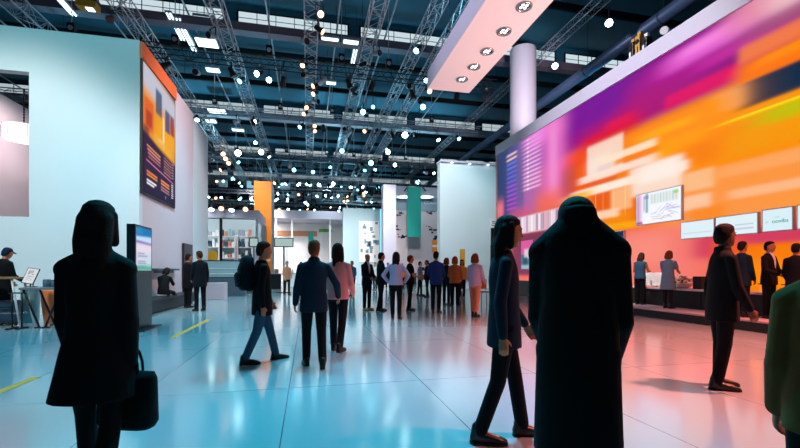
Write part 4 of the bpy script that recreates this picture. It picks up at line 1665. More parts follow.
def booth(px0, px1, pyt, Y, depth, m, label, name='booth_wall', cat='booth wall', z0=0.0, fascia=None):
    x0, x1 = frontal(px0, px1, Y)
    zt = zy(pyt, (px0 + px1) / 2, Y)
    r = empty(name, ((x0 + x1) / 2, Y, z0), 0, label, cat)
    MB().bb((x0, Y, z0), (x1, Y + depth, zt)).build('panel', m, r, True)
    if fascia:
        MB().bb((x0 - .04, Y - .04, zt - fascia[0]), (x1 + .04, Y, zt)).build('fascia', fascia[1], r, True)
    return r, x0, x1, zt


# white pylon
booth(383.5, 396, 184.5, 33, 1.0, LAVENDER, 'tall pale lavender pylon left of the teal banner', 'booth_pylon', 'pylon')
# graphic wall behind the teal banner
r, x0, x1, zt = booth(396, 441, 187, 37.5, .3, PINKWALL, 'pale booth wall with small equipment drawings behind the teal banner', 'graphic_booth_wall')
MB().bb((x0, 37.44, zt - 2.25), (x1, 37.5, zt - 1.0)).build('grey_band', GREYWALL, r, True)
MB().bb((x0, 37.44, zt - 1.0), (x1, 37.5, zt)).build('upper_band', LAVENDER, r, True)
c = at_y(432, 37.4)
text('lettering', 'CORN 8', .42, (c.x, 37.42, zy(203, 432, 37.4)), (1, 0, 0), (0, 0, 1), mat('white lettering', '#f0eef4', .5), r)
b = MB()
rr = random.Random(5)
for px, py in ((400, 214), (398, 228), (401, 235), (429, 214), (433, 213), (429, 228), (433, 231), (437, 238), (404, 238)):
    c = at_y(px, 37.43, 0)
    z = zy(py, px, 37.43)
    for k in range(5):
        dx, dz, w, h = rr.uniform(-.25, .25), rr.uniform(-.2, .2), rr.uniform(.06, .4), rr.uniform(.03, .16)
        b.bb((c.x + dx - w / 2, 37.46, z + dz - h / 2), (c.x + dx + w / 2, 37.5, z + dz + h / 2))
b.build('drawing', DARKBENCH, r, True)
for px in (404, 426):
    c = at_y(px, 36.2)
    q = empty('hanging_pendant_lamp', (c.x, 36.2, zy(197, px, 36.2)), 0, 'white conical pendant lamp %s the teal banner' % ('left of' if px < 410 else 'right of'), 'lamp')
    MB().lathe((0, 0, 0), [(.75, 0), (.72, .06), (.3, .35), (.12, .5)], 24).build('shade', PAPER, q)
    MB().lathe((0, 0, -.02), [(.68, 0), (.68, .02)], 24).build('diffuser', HIGHBAY, q)
    MB().bar((0, 0, .5), (.9 if px < 410 else -.9, 0, 1.6), .06, 8).build('arm', BEAM, q)
# teal banner
x0, x1 = frontal(407.5, 421, 35)
zt, zb = zy(187, 414, 35), zy(237, 414, 35)
r = empty('hanging_teal_banner', ((x0 + x1) / 2, 35, zb), 0, 'tall narrow plain teal banner hanging beside the lavender pylon', 'banner')
MB().bb((x0, 35, zb), (x1, 35.12, zt)).build('cloth', TEALBAN, r, True)
MB().bar((x0 - .05, 35.06, zt + .03), (x1 + .05, 35.06, zt + .03), .05, 8).build('top_rod', ALU, r, True)
for x in (x0 + .1, x1 - .1):
    MB().bar((x, 35.06, zt), (x, 35.06, ZR), .015, 5).build('hanging_cable', BLACKMETAL, r, True)
# pale partition with cyan lit edge
r, x0, x1, zt = booth(343, 380, 208.5, 38.5, .5, mat('pale aqua wall', '#a8c4cc', .6), 'low pale aqua booth partition left of the lavender pylon', 'partition_booth')
MB().bb((x1, 38.4, 0), (x1 + .35, 38.7, zt)).build('lit_edge', glow('cyan edge light', '#8fe8ff', 1.1), r, True)
xa, xb = frontal(359, 379, 38.4)
MB().bb((xa, 38.42, zy(262, 369, 38.4)), (xb, 38.5, zy(221, 369, 38.4))).build('poster_panel', PAPER, r, True)
b = MB()
for k in range(22):
    x = rr.uniform(xa + .1, xb - .3)
    z = rr.uniform(zy(258, 369, 38.4), zy(223, 369, 38.4))
    b.bb((x, 38.40, z), (x + rr.uniform(.1, .35), 38.42, z + rr.uniform(.05, .5)))
b.build('poster_print', mat('muted teal print', '#6f8f96', .6), r, True)
# pavilion between the tower and the partition
r, x0, x1, zt = booth(274, 346, 215.5, 48, .5, PAPER, 'wide white pavilion with pale fascia far behind the couple', 'white_pavilion', 'pavilion', fascia=(.85, LAVENDER))
MB().bb((x0, 44.2, zt - .85), (x1, 48, zt - .7)).build('roof', LAVENDER, r, True)
MB().bb((x0, 44.1, zt - .85), (x1, 44.2, zt)).build('front_fascia', LAVENDER, r, True)
z1, z0 = zy(231, 300, 47.9), zy(236, 300, 47.9)
xa, xb = frontal(270, 317, 47.9)
MB().bb((xa, 47.9, z0), (xb, 48, z1)).build('orange_band', SALMON, r, True)
xa, xb = frontal(319, 332, 47.9)
MB().bb((xa, 47.9, zy(232, 325, 47.9)), (xb, 48, zy(229, 325, 47.9))).build('green_band', mat('leaf green', '#6aa84a', .6), r, True)
xa, xb = frontal(308.5, 313.5, 47.6)
MB().bb((xa, 47.6, zy(243, 311, 47.6)), (xb, 47.8, zy(232, 311, 47.6)), bevel=.1).build('teal_sign', TEALBAN, r, True)
for px in (276, 292, 330, 345):
    c = at_y(px, 44.3)
    MB().bb((c.x - .1, 44.25, 0), (c.x + .1, 44.4, zt - .8)).build('post', PAPER, r, True)
# orange tower
Yt = 30
x0, x1 = frontal(254, 271.5, Yt)
zt = zy(181, 262, Yt)
r = empty('orange_tower', ((x0 + x1) / 2, Yt, 0), 0, 'tall orange tower panel with grey side left of the middle', 'tower')
MB().bb((x0, Yt, 0), (x1, Yt + .1, zt)).build('front_panel', ORANGEBAN, r, True)
MB().bb((x0 + .1, Yt + .1, 0), (x1, Yt + 2.4, zt - .05)).build('core', GREYWALL, r, True)
MB().bb((x0 + .1, Yt - .005, zt - 5.6), (x1 - .1, Yt, zt - 5.45)).bb((x0 + .2, Yt - .005, zt - 5.95), (x1 - .3, Yt, zt - 5.85)).build('print', PAPER, r, True)
# canopy booth left of the tower
Yc = 25.5
x0, x1 = frontal(204, 259, Yc)
zt, zb = zy(209.5, 230, Yc), zy(218, 230, Yc)
r = empty('canopy_booth', ((x0 + x1) / 2, Yc, 0), 0, 'open booth with pale lavender canopy beam left of the orange tower', 'booth')
MB().bb((x0, Yc, zb), (x1, Yc + .3, zt)).bb((x1 - .3, Yc + .3, zb), (x1, Yc + 4, zt)).build('canopy', LAVENDER, r, True)
MB().bb((x0 - 1, Yc + 4.0, 0), (x1, Yc + 4.2, zt - .1)).build('rear_wall', mat('aqua rear wall', '#a9c0c8', .6), r, True)
for px in (206, 221, 257):
    c = at_y(px, Yc + .15)
    MB().bb((c.x - .07, Yc + .08, 0), (c.x + .07, Yc + .22, zb)).build('post', (BLACKMETAL if px == 221 else LAVENDER), r, True)
for k, px in enumerate((212, 222, 232, 246)):
    c = at_y(px, Yc - .1)
    q = place_spot(GLOWSPOT[3] if k % 2 else GLOWSPOT[1], (c.x, c.y, zt + .55), PI, 'small lit lamp standing above the lavender canopy beam', 'lamps over the canopy beam')
    MB().bar((0, 0, -.56), (0, 0, -.08), .02, 6).build('hanging_rod', BLACKMETAL, q)
# shelving with goods inside
for k, (px, n) in enumerate(((212, 5), (228, 5), (245, 5))):
    c = at_y(px, Yc + 3.5)
    lab = ('left', 'middle', 'right')[k]
    r = empty('display_shelf_unit', (c.x, c.y, 0), 0, '%s shelf unit with pale goods under the lavender canopy' % lab, 'shelf unit')
    for s in (-.46, .46):
        MB().bb((c.x + s - .03, c.y - .2, 0), (c.x + s + .03, c.y + .2, 3.6)).build('upright', PAPER, r, True)
    for j in range(n):
        z = .6 + j * .72
        MB().bb((c.x - .46, c.y - .22, z), (c.x + .46, c.y + .22, z + .04)).build('shelf', PAPER, r, True)
        for i in range(4):
            hh = RND.uniform(.2, .52)
            w = RND.uniform(.11, .18)
            o = MB().box((0, 0, hh / 2), (w, .24, hh), bevel=.012).build('product_box', RND.choice((WHITEWALL, CRATEBLUE, SALMON, GREYWALL, PAPER, STEEL, TEALBIN)))
            o.location = (c.x - .33 + i * .22, c.y, z + .041)
            tag(o, 'small product box on the %s shelf unit under the lavender canopy' % lab, 'box', 'product boxes on the %s shelf unit' % lab)
# glass display case, plinth, monitors
c = at_y(223, 21.5)
r = empty('glass_display_case', (c.x, c.y, 0), 0, 'long glass display case with dark base behind the white plinth', 'display case')
MB().box((0, 0, .45), (2.1, .7, .9), bevel=.01).build('base', mat('dusk base', '#4a5a66', .5), r)
MB().box((0, 0, 1.32), (2.0, .64, .8)).build('glass_case', mat('case glass', '#8fb0b4', .12, spec=.8), r)
fr = MB()
for sx in (-1, 1):
    for sy in (-.32, .32):
        fr.bar((sx, sy, .9), (sx, sy, 1.75), .02, 6)
for z in (.92, 1.73):
    for sy in (-.32, .32):
        fr.bar((-1, sy, z), (1, sy, z), .02, 6)
fr.build('frame', BLACKMETAL, r)
for z in (1.1, 1.35):
    MB().box((0, -.33, z), (1.9, .02, .03)).build('shelf_edge', PAPER, r)
c = at_y(214.5, 19.2)
o = MB().bb((-.48, -.3, 0), (.48, .3, .73), bevel=.012).build('white_plinth', mat('pinkish plinth', '#cdbcc4', .5))
o.location = (c.x, 19.2, 0)
tag(o, 'low pinkish white plinth right of the standing man in dark coat', 'plinth')
c = at_y(212, 22.6)
o = MB().bb((-.25, -.05, 0), (.25, .05, .45)).build('yellow_sign_board', mat('sign yellow', '#f0b41e', .5))
o.location = (c.x, 22.6, zy(260, 212, 22.6))
tag(o, 'small yellow square sign above the glass display case', 'sign')
MB().bar((0, 0, 0), (0, 0, -zy(260, 212, 22.6)), .03, 8).build('post', BLACKMETAL, o)
for k, (px0, px1, lab) in enumerate(((249, 258.5, 'narrow lit monitor left of the walking backpacker'), (274, 293.5, 'wide lit monitor right of the walking backpacker'))):
    Ym = 24
    xa, xb = frontal(px0, px1, Ym)
    zb_, zt_ = zy(247, px0, Ym), zy(237.5, px0, Ym)
    r = empty('monitor_on_stand', ((xa + xb) / 2, Ym, 0), 0, lab, 'monitor')
    MB().bb((xa, Ym, zb_), (xb, Ym + .08, zt_), bevel=.01).build('casing', BLACKMETAL, r, True)
    MB().bb((xa + .05, Ym - .012, zb_ + .05), (xb - .05, Ym - .002, zt_ - .05)).build('screen', glow('pale mint screen', '#bcd8d4', .75), r, True)
    xc = (xa + xb) / 2
    MB().bb((xc - .05, Ym + .02, .03), (xc + .05, Ym + .07, zb_)).build('post', GREYWALL, r, True)
    MB().bb((xc - .4, Ym - .25, 0), (xc + .4, Ym + .35, .03)).build('base', BLACKMETAL, r, True)
# counters and goods further back, left of the suited group
CT = [(240, 27, 'dark', 'low dark counter under the lavender canopy beam'), (268, 29, 'dark', 'dark counter at the foot of the orange tower'), (300, 33, 'pale', 'pale counter below the white pavilion'),
      (322, 34, 'yellow', 'counter with yellow top right of the couple'), (345, 33, 'pale', 'pale counter before the aqua partition'), (406, 34.6, 'dark', 'dark counter under the teal banner'), (428, 34, 'pale', 'pale counter right of the teal banner')]
for px, Y, kind, lab in CT:
    c = at_y(px, Y)
    r = empty('booth_counter', (c.x, c.y, 0), 0, lab, 'counter')
    m = dict(dark=DARKBENCH, pale=WHITEWALL, yellow=PAPER)[kind]
    MB().box((0, 0, .5), (1.7, .7, 1.0), bevel=.012).build('body', m, r)
    MB().box((0, 0, 1.025), (1.8, .78, .05), bevel=.01).build('worktop', mat('counter yellow', '#e8b040', .5) if kind == 'yellow' else GREYWALL, r)
    for j in range(3):
        k = RND.choice(('bottle', 'box', 'screen'))
        x = -.55 + j * .55
        if k == 'bottle':
            o = MB().lathe((0, 0, 0), [(.05, 0), (.055, .2), (.02, .28), (.02, .34)], 12).build('bottle', RND.choice((TEALBIN, CRATEBLUE, BRASS)))
        elif k == 'box':
            o = MB().box((0, 0, .15), (.26, .2, .3), bevel=.012).build('product_box', RND.choice((SALMON, WHITEWALL, CRATEBLUE, ORANGEBAN)))
        else:
            o = MB().box((0, 0, .02), (.2, .16, .03)).box((0, .03, .1), (.04, .03, .16)).box((0, 0, .32), (.46, .03, .3), bevel=.008).build('desk_monitor', BLACKMETAL)
        o.location = (c.x + x, c.y, 1.05)
        tag(o, 'small %s standing on the %s' % (k if k != 'screen' else 'desk monitor', lab), k, 'goods on the ' + lab)
# orange box sign, yellow roll-up, stool, white gooseneck
c = at_y(436, 33.2)
r = empty('orange_box_sign', (c.x, c.y, 0), 0, 'orange box sign on a post below the booth drawings', 'sign')
zq = zy(246.5, 436, 33.2)
MB().bb((c.x - .35, c.y - .1, zq - .45), (c.x + .35, c.y + .1, zq + .55), bevel=.05).build('box', ORANGEBAN, r, True)
MB().bb((c.x - .35, c.y - .11, zq - .05), (c.x + .35, c.y - .1, zq + .1)).build('pale_band', PAPER, r, True)
MB().bb((c.x - .04, c.y - .04, 0), (c.x + .04, c.y + .04, zq - .45)).build('post', BLACKMETAL, r, True)
c = at_y(462.5, 24.5)
r = empty('roll_up_banner', (c.x, c.y, 0), 0, 'narrow yellow roll-up banner with black foot before the white booth wall', 'banner')
MB().bb((c.x - .17, c.y, 1.0), (c.x + .17, c.y + .03, 2.6)).build('sheet', BRASS, r, True)
MB().bb((c.x - .17, c.y, .08), (c.x + .17, c.y + .03, 1.0)).build('lower_sheet', BLACKMETAL, r, True)
MB().bb((c.x - .22, c.y - .1, 0), (c.x + .22, c.y + .12, .08)).build('base', ALU, r, True)
c = at_y(484, 14.2)
r = empty('stool', (c.x, 14.2, 0), 0, 'thin legged stool with terracotta back right of the pale blurred visitor', 'stool')
MB().box((0, 0, .47), (.4, .4, .05), bevel=.02).build('seat', GREYWALL, r)
MB().box((0, .2, .75), (.38, .04, .36), bevel=.015).build('backrest', TERRA, r)
for sx in (-.17, .17):
    for sy in (-.17, .17):
        MB().bar((sx, sy, .45), (sx * 1.15, sy * 1.15, 0), .014, 8).build('leg', BLACKMETAL, r)
    MB().bar((sx, .2, .47), (sx, .2, .62), .012, 6).build('back_post', BLACKMETAL, r)

# ================================================================== THE VISITORS
H_ = HAIR
stand(97, 2.28, 18, 1.68, 'person in long dark flared coat with long dark hair, left of the slim totem',
      dict(top=('coat', BLACK), hem=.62, flare=1.4, thick=.01, bottom=('trousers', BLACK), hair=('long', H_['dark']), collar=True),
      dict(legs=((16, 4), (-12, 14)), arms=((8, 4, 14, 4), (-8, 5, 12, 2)), head=(2, -8), droop=.02), voxel=.008, skin=1, w=.84)
q = at_depth(128, 2.36)
r = empty('tote_bag', (q.x, q.y, .38), -.35, 'black tote bag hanging at the side of the person in the long coat', 'bag')
MB().loft([((0, 0, 0), (.15, 0, 0), (0, .06, 0)), ((0, 0, .03), (.165, 0, 0), (0, .075, 0)), ((0, 0, .28), (.17, 0, 0), (0, .05, 0)), ((0, 0, .32), (.165, 0, 0), (0, .02, 0))], ex=4).build('body', BLACK, r)
b = MB()
for sy in (-.02, .02):
    for k in range(8):
        a0, a1 = PI * k / 8, PI * (k + 1) / 8
        b.bar((.08 * math.cos(a0), sy, .31 + .16 * math.sin(a0)), (.08 * math.cos(a1), sy, .31 + .16 * math.sin(a1)), .008, 6)
b.build('handle', LEATHER, r)

stand(577, 1.80, 4, 1.80, 'large person in black coat seen from behind, head bowed, right before the camera',
      dict(top=('coat', BLACK), hem=.46, flare=1.04, thick=.008, bottom=('trousers', BLACK), hair=('short', H_['brown']), collar=True),
      dict(legs=((4, 2), (-3, 3)), arms=((10, 3, 24, 10), (10, 3, 24, 10)), lean=4, head=(78, 6), droop=.06), voxel=.008, w=.86, skin=1)

stand(504, 3.1, 82, 1.70, 'person in dark teal jacket with long dark hair striding past behind the large black coat',
      dict(top=('jacket', TEALD), hem=.74, bottom=('trousers', BLACK), hair=('long', H_['black'])),
      dict(legs=((13, 3), (-8, 10)), arms=((12, 6, 22, 0), (-10, 8, 14, 0)), head=(6, 8)), voxel=.009, skin=1, w=.92)

stand(722, 4.45, 68, 1.77, 'person in dark suit walking before the stage, one black boot planted on the pink floor',
      dict(top=('jacket', BLACK), hem=.72, bottom=('trousers', BLACK), hair=('short', H_['black']), collar=True),
      dict(legs=((3, 4), (-2, 6)), arms=((-10, 6, 12, 0), (8, 6, 16, 0)), head=(-2, 25), lean=2), voxel=.009, skin=2)

stand(836, 1.55, -6, 1.50, 'person in dark olive coat seen from behind, cut by the photo edge',
      dict(top=('coat', OLIVE), hem=.76, thick=.01, bottom=('trousers', BLACK), hair=('bob', H_['brown'])),
      dict(legs=((5, 3), (-4, 4)), arms=((4, 5, 14, 0), (4, 5, 14, 0)), droop=.03), voxel=.008, w=.9, skin=1)


def backpack(px, d, face, z, s, label, m):
    q = at_depth(px, d, z)
    r = empty('backpack', q, -math.atan2(q.x, q.y) - math.radians(face), label, 'backpack')
    MB().loft([((0, 0, 0), (.13 * s, 0, 0), (0, .07 * s, 0)), ((0, 0, .04 * s), (.155 * s, 0, 0), (0, .095 * s, 0)), ((0, -.01, .28 * s), (.155 * s, 0, 0), (0, .095 * s, 0)), ((0, .01, .42 * s), (.12 * s, 0, 0), (0, .07 * s, 0)), ((0, .02, .46 * s), (.06 * s, 0, 0), (0, .03 * s, 0))], ex=3.4).build('body', m, r)
    MB().loft([((0, -.10 * s, .05 * s), (.11 * s, 0, 0), (0, .03 * s, 0)), ((0, -.11 * s, .2 * s), (.115 * s, 0, 0), (0, .035 * s, 0)), ((0, -.10 * s, .24 * s), (.1 * s, 0, 0), (0, .02 * s, 0))], ex=3.4).build('front_pocket', m, r)
    b = MB()
    for k in range(6):
        a0, a1 = PI * k / 6, PI * (k + 1) / 6
        b.bar((.05 * math.cos(a0), .05 * s, .44 * s + .05 * math.sin(a0)), (.05 * math.cos(a1), .05 * s, .44 * s + .05 * math.sin(a1)), .009, 6)
    b.build('handle', LEATHER, r)
    return r



# the walking couple and the backpacker in the middle
stand(314, 5.45, -6, 1.68, 'person in dark teal jacket and black trousers seen from behind, beside the pink blouse',
      dict(top=('jacket', TEALD), hem=.76, bottom=('trousers', BLACK), hair=('short', H_['auburn']), collar=True),
      dict(legs=((10, 4), (-8, 10)), arms=((6, 10, 18, 0), (12, 30, 30, 0)), head=(0, -20)), skin=1, w=1.02)
stand(338, 6.5, 20, 1.70, 'person in pink blouse and dark trousers with long dark hair, beside the dark teal jacket',
      dict(top=('blouse', PINK), hem=.84, bottom=('trousers', NAVYB), hair=('long', H_['dark'])),
      dict(legs=((6, 3), (-8, 9)), arms=((8, 8, 35, 10), (8, 8, 40, 10)), head=(2, 25)), skin=1)
stand(262, 5.7, 78, 1.70, 'person with backpack in black jacket and teal trousers, walking past the orange tower',
      dict(top=('jacket', BLACK), hem=.70, bottom=('trousers', STEEL), hair=('short', H_['brown'])),
      dict(legs=((17, 2), (-12, 10)), arms=((10, 6, 20, 0), (-12, 8, 18, 0)), head=(4, 0)), skin=1)
backpack(246.5, 5.66, 78, 1.0, 1.05, 'black backpack on the back of the walker in teal trousers', NAVYB)

# the standing group
GP = dict(voxel=.014)
stand(367, 13.1, 140, 1.79, 'bald man in dark suit and yellow shoes at the end of the standing group',
      dict(top=('jacket', NAVYB), hem=.78, shirt=WHITE, bottom=('trousers', NAVYB), hair=('bald', None), shoes=TANSHOE, collar=True),
      dict(arms=((12, 6, 55, 25), (12, 6, 55, 25))), skin=1, **GP)
stand(381, 12.8, 70, 1.82, 'man in dark suit with short dark hair, right beside the bald man',
      dict(top=('jacket', NAVYB), hem=.78, bottom=('trousers', NAVYB), hair=('short', H_['dark']), collar=True),
      dict(legs=((4, 2), (-6, 3)), arms=((0, 8, 18, 0), (10, 8, 30, 10))), skin=1, **GP)
stand(396, 10.8, 8, 1.75, 'woman in white blouse seen from behind with long dark hair, black trousers, hands on hips',
      dict(top=('blouse', LILAC), hem=.88, bottom=('trousers', BLACK), hair=('long', H_['dark']), heel=True),
      dict(arms=((-6, 34, 40, 40), (-6, 34, 40, 40)), legs=((2, 0), (-2, 2))), skin=1, **GP)
stand(410, 13.0, 72, 1.74, 'person in black short sleeved shirt with brown hair holding both forearms forward',
      dict(top=('shirt', BLACK), hem=.84, sleeve='short', bottom=('trousers', BLACK), hair=('short', H_['auburn'])),
      dict(arms=((12, 6, 72, 12), (12, 6, 72, 12)), legs=((3, 2), (-4, 2))), skin=1, **GP)
stand(436, 12.3, 12, 1.83, 'man in royal blue jacket seen from behind, dark trousers, hands before him',
      dict(top=('jacket', BLUE), hem=.80, bottom=('trousers', NAVYB), hair=('short', H_['dark'])),
      dict(arms=((10, 9, 60, 20), (10, 9, 60, 20)), legs=((3, 2), (-3, 2))), skin=1, **GP)
stand(446.5, 15.0, 30, 1.72, 'person in dark clothes half hidden between the royal blue jacket and the orange one',
      dict(top=('jacket', NAVY), hem=.8, bottom=('trousers', NAVY), hair=('bob', H_['auburn'])), dict(arms=((5, 8, 30, 10), (5, 8, 30, 10))), skin=0, **GP)
stand(455, 14.0, 14, 1.74, 'woman in orange brown jacket with ginger bob seen from behind, wide black trousers',
      dict(top=('jacket', ORANGE), hem=.83, bottom=('trousers', BLACK), wide=1.1, hair=('bob', H_['ginger'])), dict(arms=((8, 9, 50, 15), (8, 9, 50, 15))), skin=0, **GP)
stand(462, 18.5, 180, 1.74, 'person in mustard top with black hair behind the orange brown jacket',
      dict(top=('top', BRASS), hem=.85, bottom=('trousers', BLACK), hair=('long', H_['black'])), None, skin=1, voxel=.02)
stand(475, 11.3, 24, 1.73, 'woman in pale lilac blouse and rosy trousers with auburn hair, near the thin legged stool',
      dict(top=('blouse', LILAC), hem=.84, bottom=('trousers', SALMON), hair=('bob', H_['auburn'])), dict(arms=((6, 9, 30, 10), (6, 9, 50, 10)), legs=((7, 3), (-7, 4))), skin=0, **GP)
# far visitors
FAR = [(352, 20, 200, 1.72, 'far visitor in steel blue shirt just left of the bald man', STEEL, BLACK, 'short', 'dark'), (420, 20.5, 110, 1.70, 'far visitor in pale blue shirt right of the crossed forearms', BLUEGREY, NAVYB, 'short', 'brown'),
       (427, 19.5, 250, 1.74, 'far visitor in black with bag strap, left of the royal blue jacket', BLACK, BLACK, 'short', 'black'), (235, 23.0, 150, 1.72, 'far visitor in dark coat right of the glass display case', NAVYB, BLACK, 'long', 'brown'),
       (287, 21.0, 160, 1.72, 'far visitor in reddish shirt just left of the couple', SALMON, NAVYB, 'short', 'dark'), (301, 24.0, 20, 1.75, 'far visitor in black before the white pavilion', BLACK, BLACK, 'short', 'dark'),
       (248, 24.6, 90, 1.7, 'far visitor in grey coat under the canopy booth', GREY, BLACK, 'bob', 'dark'), (375, 26.0, 200, 1.75, 'far visitor in white shirt behind the two dark suits', WHITE, NAVYB, 'short', 'dark'),
       (402, 27.0, 160, 1.7, 'far visitor in orange top under the teal banner', ORANGE, BLACK, 'long', 'dark'), (388, 28.0, 170, 1.78, 'far visitor in black at the foot of the lavender pylon', BLACK, BLACK, 'short', 'brown')]
for px, d, face, h, lab, t, bt, hs, hc in FAR:
    stand(px, d, face, h, lab, dict(top=('jacket', t), hem=.8, bottom=('trousers', bt), hair=(hs, H_[hc])),
          dict(arms=((8, 7, 35, 12), (5, 7, 25, 8)), legs=((4, 2), (-4, 2))), voxel=.02, skin=RND.choice((0, 1, 1)))
# left: the two men, the seated one, the one at the high table
stand(200, 12.8, -24, 1.87, 'man in navy coat and black trousers with brown hair, standing before the long bench end',
      dict(top=('coat', NAVYB), hem=.70, bottom=('trousers', BLACK), hair=('short', H_['brown'])), dict(arms=((6, 7, 40, 14), (-2, 7, 14, 0)), legs=((2, 1), (-2, 1)), head=(6, 10)), skin=1, **GP)
stand(188, 13.9, 60, 1.82, 'man in long black coat standing by the dark display board, behind the navy coat',
      dict(top=('coat', BLACK), hem=.62, bottom=('trousers', BLACK), hair=('short', H_['dark'])), dict(arms=((4, 7, 14, 0), (4, 7, 18, 0))), skin=1, **GP)
q = at_x(163.5, -4.52, .426)
person(q, .0, 1.66, 'person in dark jacket and headband sitting on the long charcoal bench',
       dict(top=('jacket', BLACK), hem=.82, bottom=('trousers', BLACK), hair=('bob', H_['dark'])),
       dict(legs=((86, 4), (86, 4)), arms=((38, 8, 52, 16), (38, 8, 60, 16)), lean=16, head=(14, -30)), skin=1, **GP)
stand(4.5, 9.8, 55, 1.82, 'person in long black coat and dark cap working at the high oak table',
      dict(top=('coat', BLACK), hem=.58, flare=1.08, bottom=('trousers', BLACK), hair=('cap', NAVY)), dict(arms=((10, 6, 40, 12), (10, 6, 52, 12)), head=(16, 0)), skin=1, **GP)
# right: on the stage
stand(640, 12.3, 30, 1.56, 'woman in grey sleeveless top and wide black trousers with long brown hair on the stage',
      dict(top=('top', STEEL), hem=.86, sleeve='none', bottom=('trousers', BLACK), wide=1.35, hair=('long', H_['brown'])),
      dict(arms=((12, 14, 95, 25), (14, 12, 80, 25)), lean=4, head=(12, 0)), z=.246, skin=1, **GP)
stand(668, 11.1, 26, 1.56, 'woman in short blue grey dress and dark tights with auburn hair on the stage',
      dict(top=('dress', BLUEGREY), hem=.56, flare=1.18, sleeve='short', bottom=(None, None), tights=TIGHTS, hair=('bob', H_['auburn'])),
      dict(arms=((22, 10, 60, 20), (22, 10, 60, 20)), lean=3, head=(10, 0), legs=((2, 1), (-2, 1))), z=.246, skin=1, **GP)
stand(742, 9.05, 40, 1.66, 'person in dark teal jacket standing at the counter behind the walking suit',
      dict(top=('jacket', TEALD), hem=.72, bottom=('trousers', BLACK), hair=('short', H_['dark'])), dict(arms=((4, 7, 22, 10), (4, 7, 22, 10))), z=.246, skin=1, **GP)
stand(769, 8.8, 120, 1.64, 'person in black jacket over white shirt at the counter, turned sideways',
      dict(top=('jacket', BLACK), hem=.76, shirt=WHITE, bottom=('trousers', BLACK), hair=('short', H_['black'])), dict(arms=((12, 7, 55, 15), (12, 7, 55, 15))), z=.246, skin=1, **GP)
stand(796, 8.2, 20, 1.56, 'person in black seen from behind at the near end of the counter',
      dict(top=('jacket', BLACK), hem=.76, bottom=('trousers', BLACK), hair=('short', H_['black'])), dict(arms=((4, 7, 22, 10), (4, 7, 22, 10))), z=.246, skin=1, **GP)

# ================================================================== LIGHT
w = bpy.data.worlds.new('hall ambience')
SC.world = w
w.use_nodes = True
w.node_tree.nodes['Background'].inputs['Color'].default_value = (*hx('#7fa2ac'), 1)
w.node_tree.nodes['Background'].inputs['Strength'].default_value = .16


LK = .4


def light(kind, name, loc, color, power, size=.5, target=None, spot=None, blend=.6):
    l = bpy.data.lights.new(name, kind)
    l.color = hx(color) if isinstance(color, str) else color
    l.energy = power * LK
    if kind == 'AREA':
        l.shape = 'DISK'
        l.size = size
    else:
        l.shadow_soft_size = size
    if kind == 'SPOT':
        l.spot_size = math.radians(spot or 60)
        l.spot_blend = blend
    o = bpy.data.objects.new(name, l)
    COL.objects.link(o)
    o.location = loc
    if target is not None:
        o.rotation_euler = (V(target) - V(loc)).to_track_quat('-Z', 'Y').to_euler()
    return o


CYAN = (.10, .66, .95)
# cyan flood lamps of the trusses over the aisle
for x, y, c, p in ((-6, 5, CYAN, 1700), (-1.5, 8.5, CYAN, 3200), (-6, 11, CYAN, 2000), (-2, 17, (.2, .8, 1), 3000), (-7, 23, (.6, .92, 1), 1500), (1, 23, (.6, .92, 1), 1800), (-2, 30, (.75, .95, 1), 1800), (5, 31, (.75, .95, 1), 1500),
                  (-8, 37, (.75, .95, 1), 1500), (2, 43, (.75, .95, 1), 1800), (-6, 51, (.75, .95, 1), 1500), (5, 53, (.75, .95, 1), 1500)):
    light('SPOT', 'truss_flood', (x, y, 11.4), c, p * 4, .5, (x, y + .01, 0), 58 if c is CYAN else 75, 1.0)
# added uplights standing in for light bounced onto roof deck and truss work
for x, y in ((-9, 12), (0, 12), (8, 16), (-12, 24), (-4, 25), (5, 25), (-8, 36), (2, 36), (10, 36), (-6, 50), (4, 50), (-2, 64), (8, 62)):
    light('SPOT', 'roof_fill', (x, y, 9.6 if y < 40 else 7.6), (.2, .75, .95) if y < 30 else (.45, .85, 1), 1700 if y < 30 else 5000, .5, (x, y + 2, 16), 120, 1.0)
# lights washing the white booth from its aisle side
light('SPOT', 'booth_wash', (-7, 5, 12.3), (.2, .85, .95), 3600, .5, (-7.5, 13.6, 7.6), 55)
light('SPOT', 'booth_wash', (-9, 3, 12.0), (.97, .96, .94), 15000, .6, (-8, 13.6, 2.0), 46)
light('SPOT', 'booth_wash', (2.0, 15, 12.4), (1.0, .88, .92), 8500, .5, (-4.9, 17.5, 3.0), 60)
light('AREA', 'booth_inside', (-8.8, 17, 7.2), (1, .90, .92), 320, 1.0, (-9.5, 17, 3))
light('SPOT', 'pink_floor_fill', (8.4, 1.6, 11.2), (1.0, .23, .18), 66000, .4, (5.9, 4.8, 0), 54, 1.0)  # added pink spot, stands in for the video wall's glow on the floor
# the plain booth wall, then two added spots that brighten the pale column
light('SPOT', 'panel_wash', (5.5, 19, 10.2), (.85, .96, 1.0), 10500, .5, (7.2, 26.6, 4.4), 85)
light('SPOT', 'column_fill', (9.5, 14.5, 9.6), (1.0, .88, .97), 7000, .4, (12.1, 21.5, 11.8), 50)
light('SPOT', 'column_fill', (16.5, 17, 12.5), (.2, .8, 1.0), 3000, .4, (14.4, 22.6, 11.0), 40)
# added unseen spots: two lift the soffit underside, one the wall trim
light('SPOT', 'soffit_under_fill', (8.6, 6.0, .35), (1.0, .84, .82), 4000, .3, (4.4, 8.5, 7.0), 75)
light('SPOT', 'soffit_under_fill', (8.6, 10.5, .35), (1.0, .84, .82), 3000, .3, (4.4, 11, 7.0), 70)
light('SPOT', 'trim_fill', (4.5, 13, 11.2), (.92, .90, 1.0), 5600, .4, (10.8, 13, 8.2), 90)
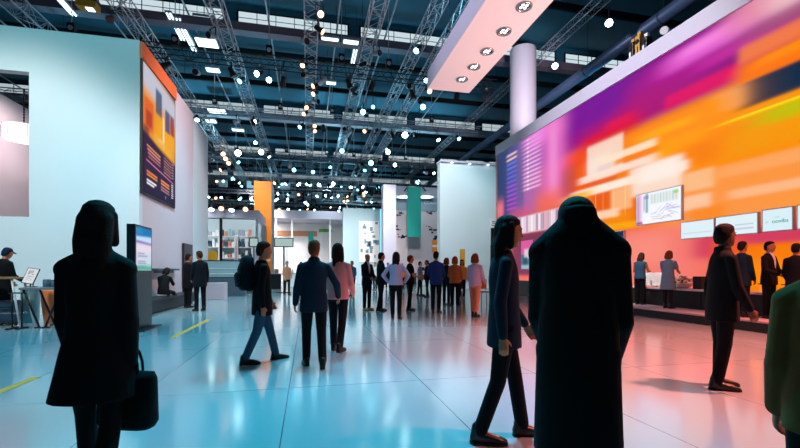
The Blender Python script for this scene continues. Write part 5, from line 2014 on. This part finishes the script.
# lamps on the cross trusses lighting the far booths; cyan ones added for aisle floor
for x, y, z, tx, ty, tz, p, c, ang in ((-7, 19, 11, -9, 26, 2.5, 7000, (1, .93, .95), 50), (-3, 24, 11.2, -5, 31, 4, 6000, (1, .94, .93), 50), (-5, 37, 10.8, -5, 47, 2.5, 10000, (1, .96, .94), 60), (1.5, 27, 11.5, 2.5, 37, 3, 9000, (1, .95, .95), 55), (6, 25.5, 11.5, 5, 36, 2, 6000, (1, .95, .93), 50), (-1, 30, 11.5, 0, 38.5, 2.5, 7000, (.9, .97, 1), 50), (2.2, 12, 11.8, .6, 6.5, 0, 8000, (.2, .82, 1), 44), (1.6, 6.8, 11.6, .8, 3.0, 0, 15000, (.0, .62, .9), 30), (-4, 10, 11.8, -2.5, 14, 1.0, 2500, (1, .95, .95), 45)):
    light('SPOT', 'booth_spot', (x, y, z), c, p * 1.7, .4, (tx, ty, tz), ang, .8)
light('SPOT', 'counter_fill', (6.5, 8, 11.6), (1, .85, .78), 14000, .3, (10.2, 11.2, .8), 16, .8)  # added spot without a fixture, brightens the counter
light('SPOT', 'soffit_side_fill', (-2, 8, 10.6), (.85, .78, 1.0), 3800, .3, (3.7, 9.5, 7.3), 50, .8)  # added spot without a fixture, lifts the soffit's left face
light('AREA', 'booth_light', (-10, 27, 4.6), (.9, .96, 1), 500, .8, (-10, 28, 0))
light('AREA', 'booth_light', (-5, 46.5, 6.2), (1, .97, .95), 900, .8, (-5, 48, 0))

# ================================================================== CAMERA
cam = bpy.data.cameras.new('camera')
cam.sensor_fit = 'HORIZONTAL'
cam.sensor_width = 36
cam.lens = FOC / 800 * 36
cam.shift_y = (HORIZON - 224) / 800
cam.clip_start = .05
cam.clip_end = 300
co = bpy.data.objects.new('camera', cam)
COL.objects.link(co)
co.location = (0, 0, CAM_H)
co.rotation_euler = (PI / 2, 0, -YAW)
SC.camera = co
vs = SC.view_settings
vs.view_transform = 'Standard'
vs.look = 'None'
vs.exposure = 0.0
vs.gamma = 1.0
vs.use_curve_mapping = False
SC.cycles.use_denoising = True
SC.cycles.max_bounces = 6
SC.cycles.diffuse_bounces = 3
SC.cycles.glossy_bounces = 3
SC.cycles.sample_clamp_indirect = 4
SC.cycles.use_light_tree = True
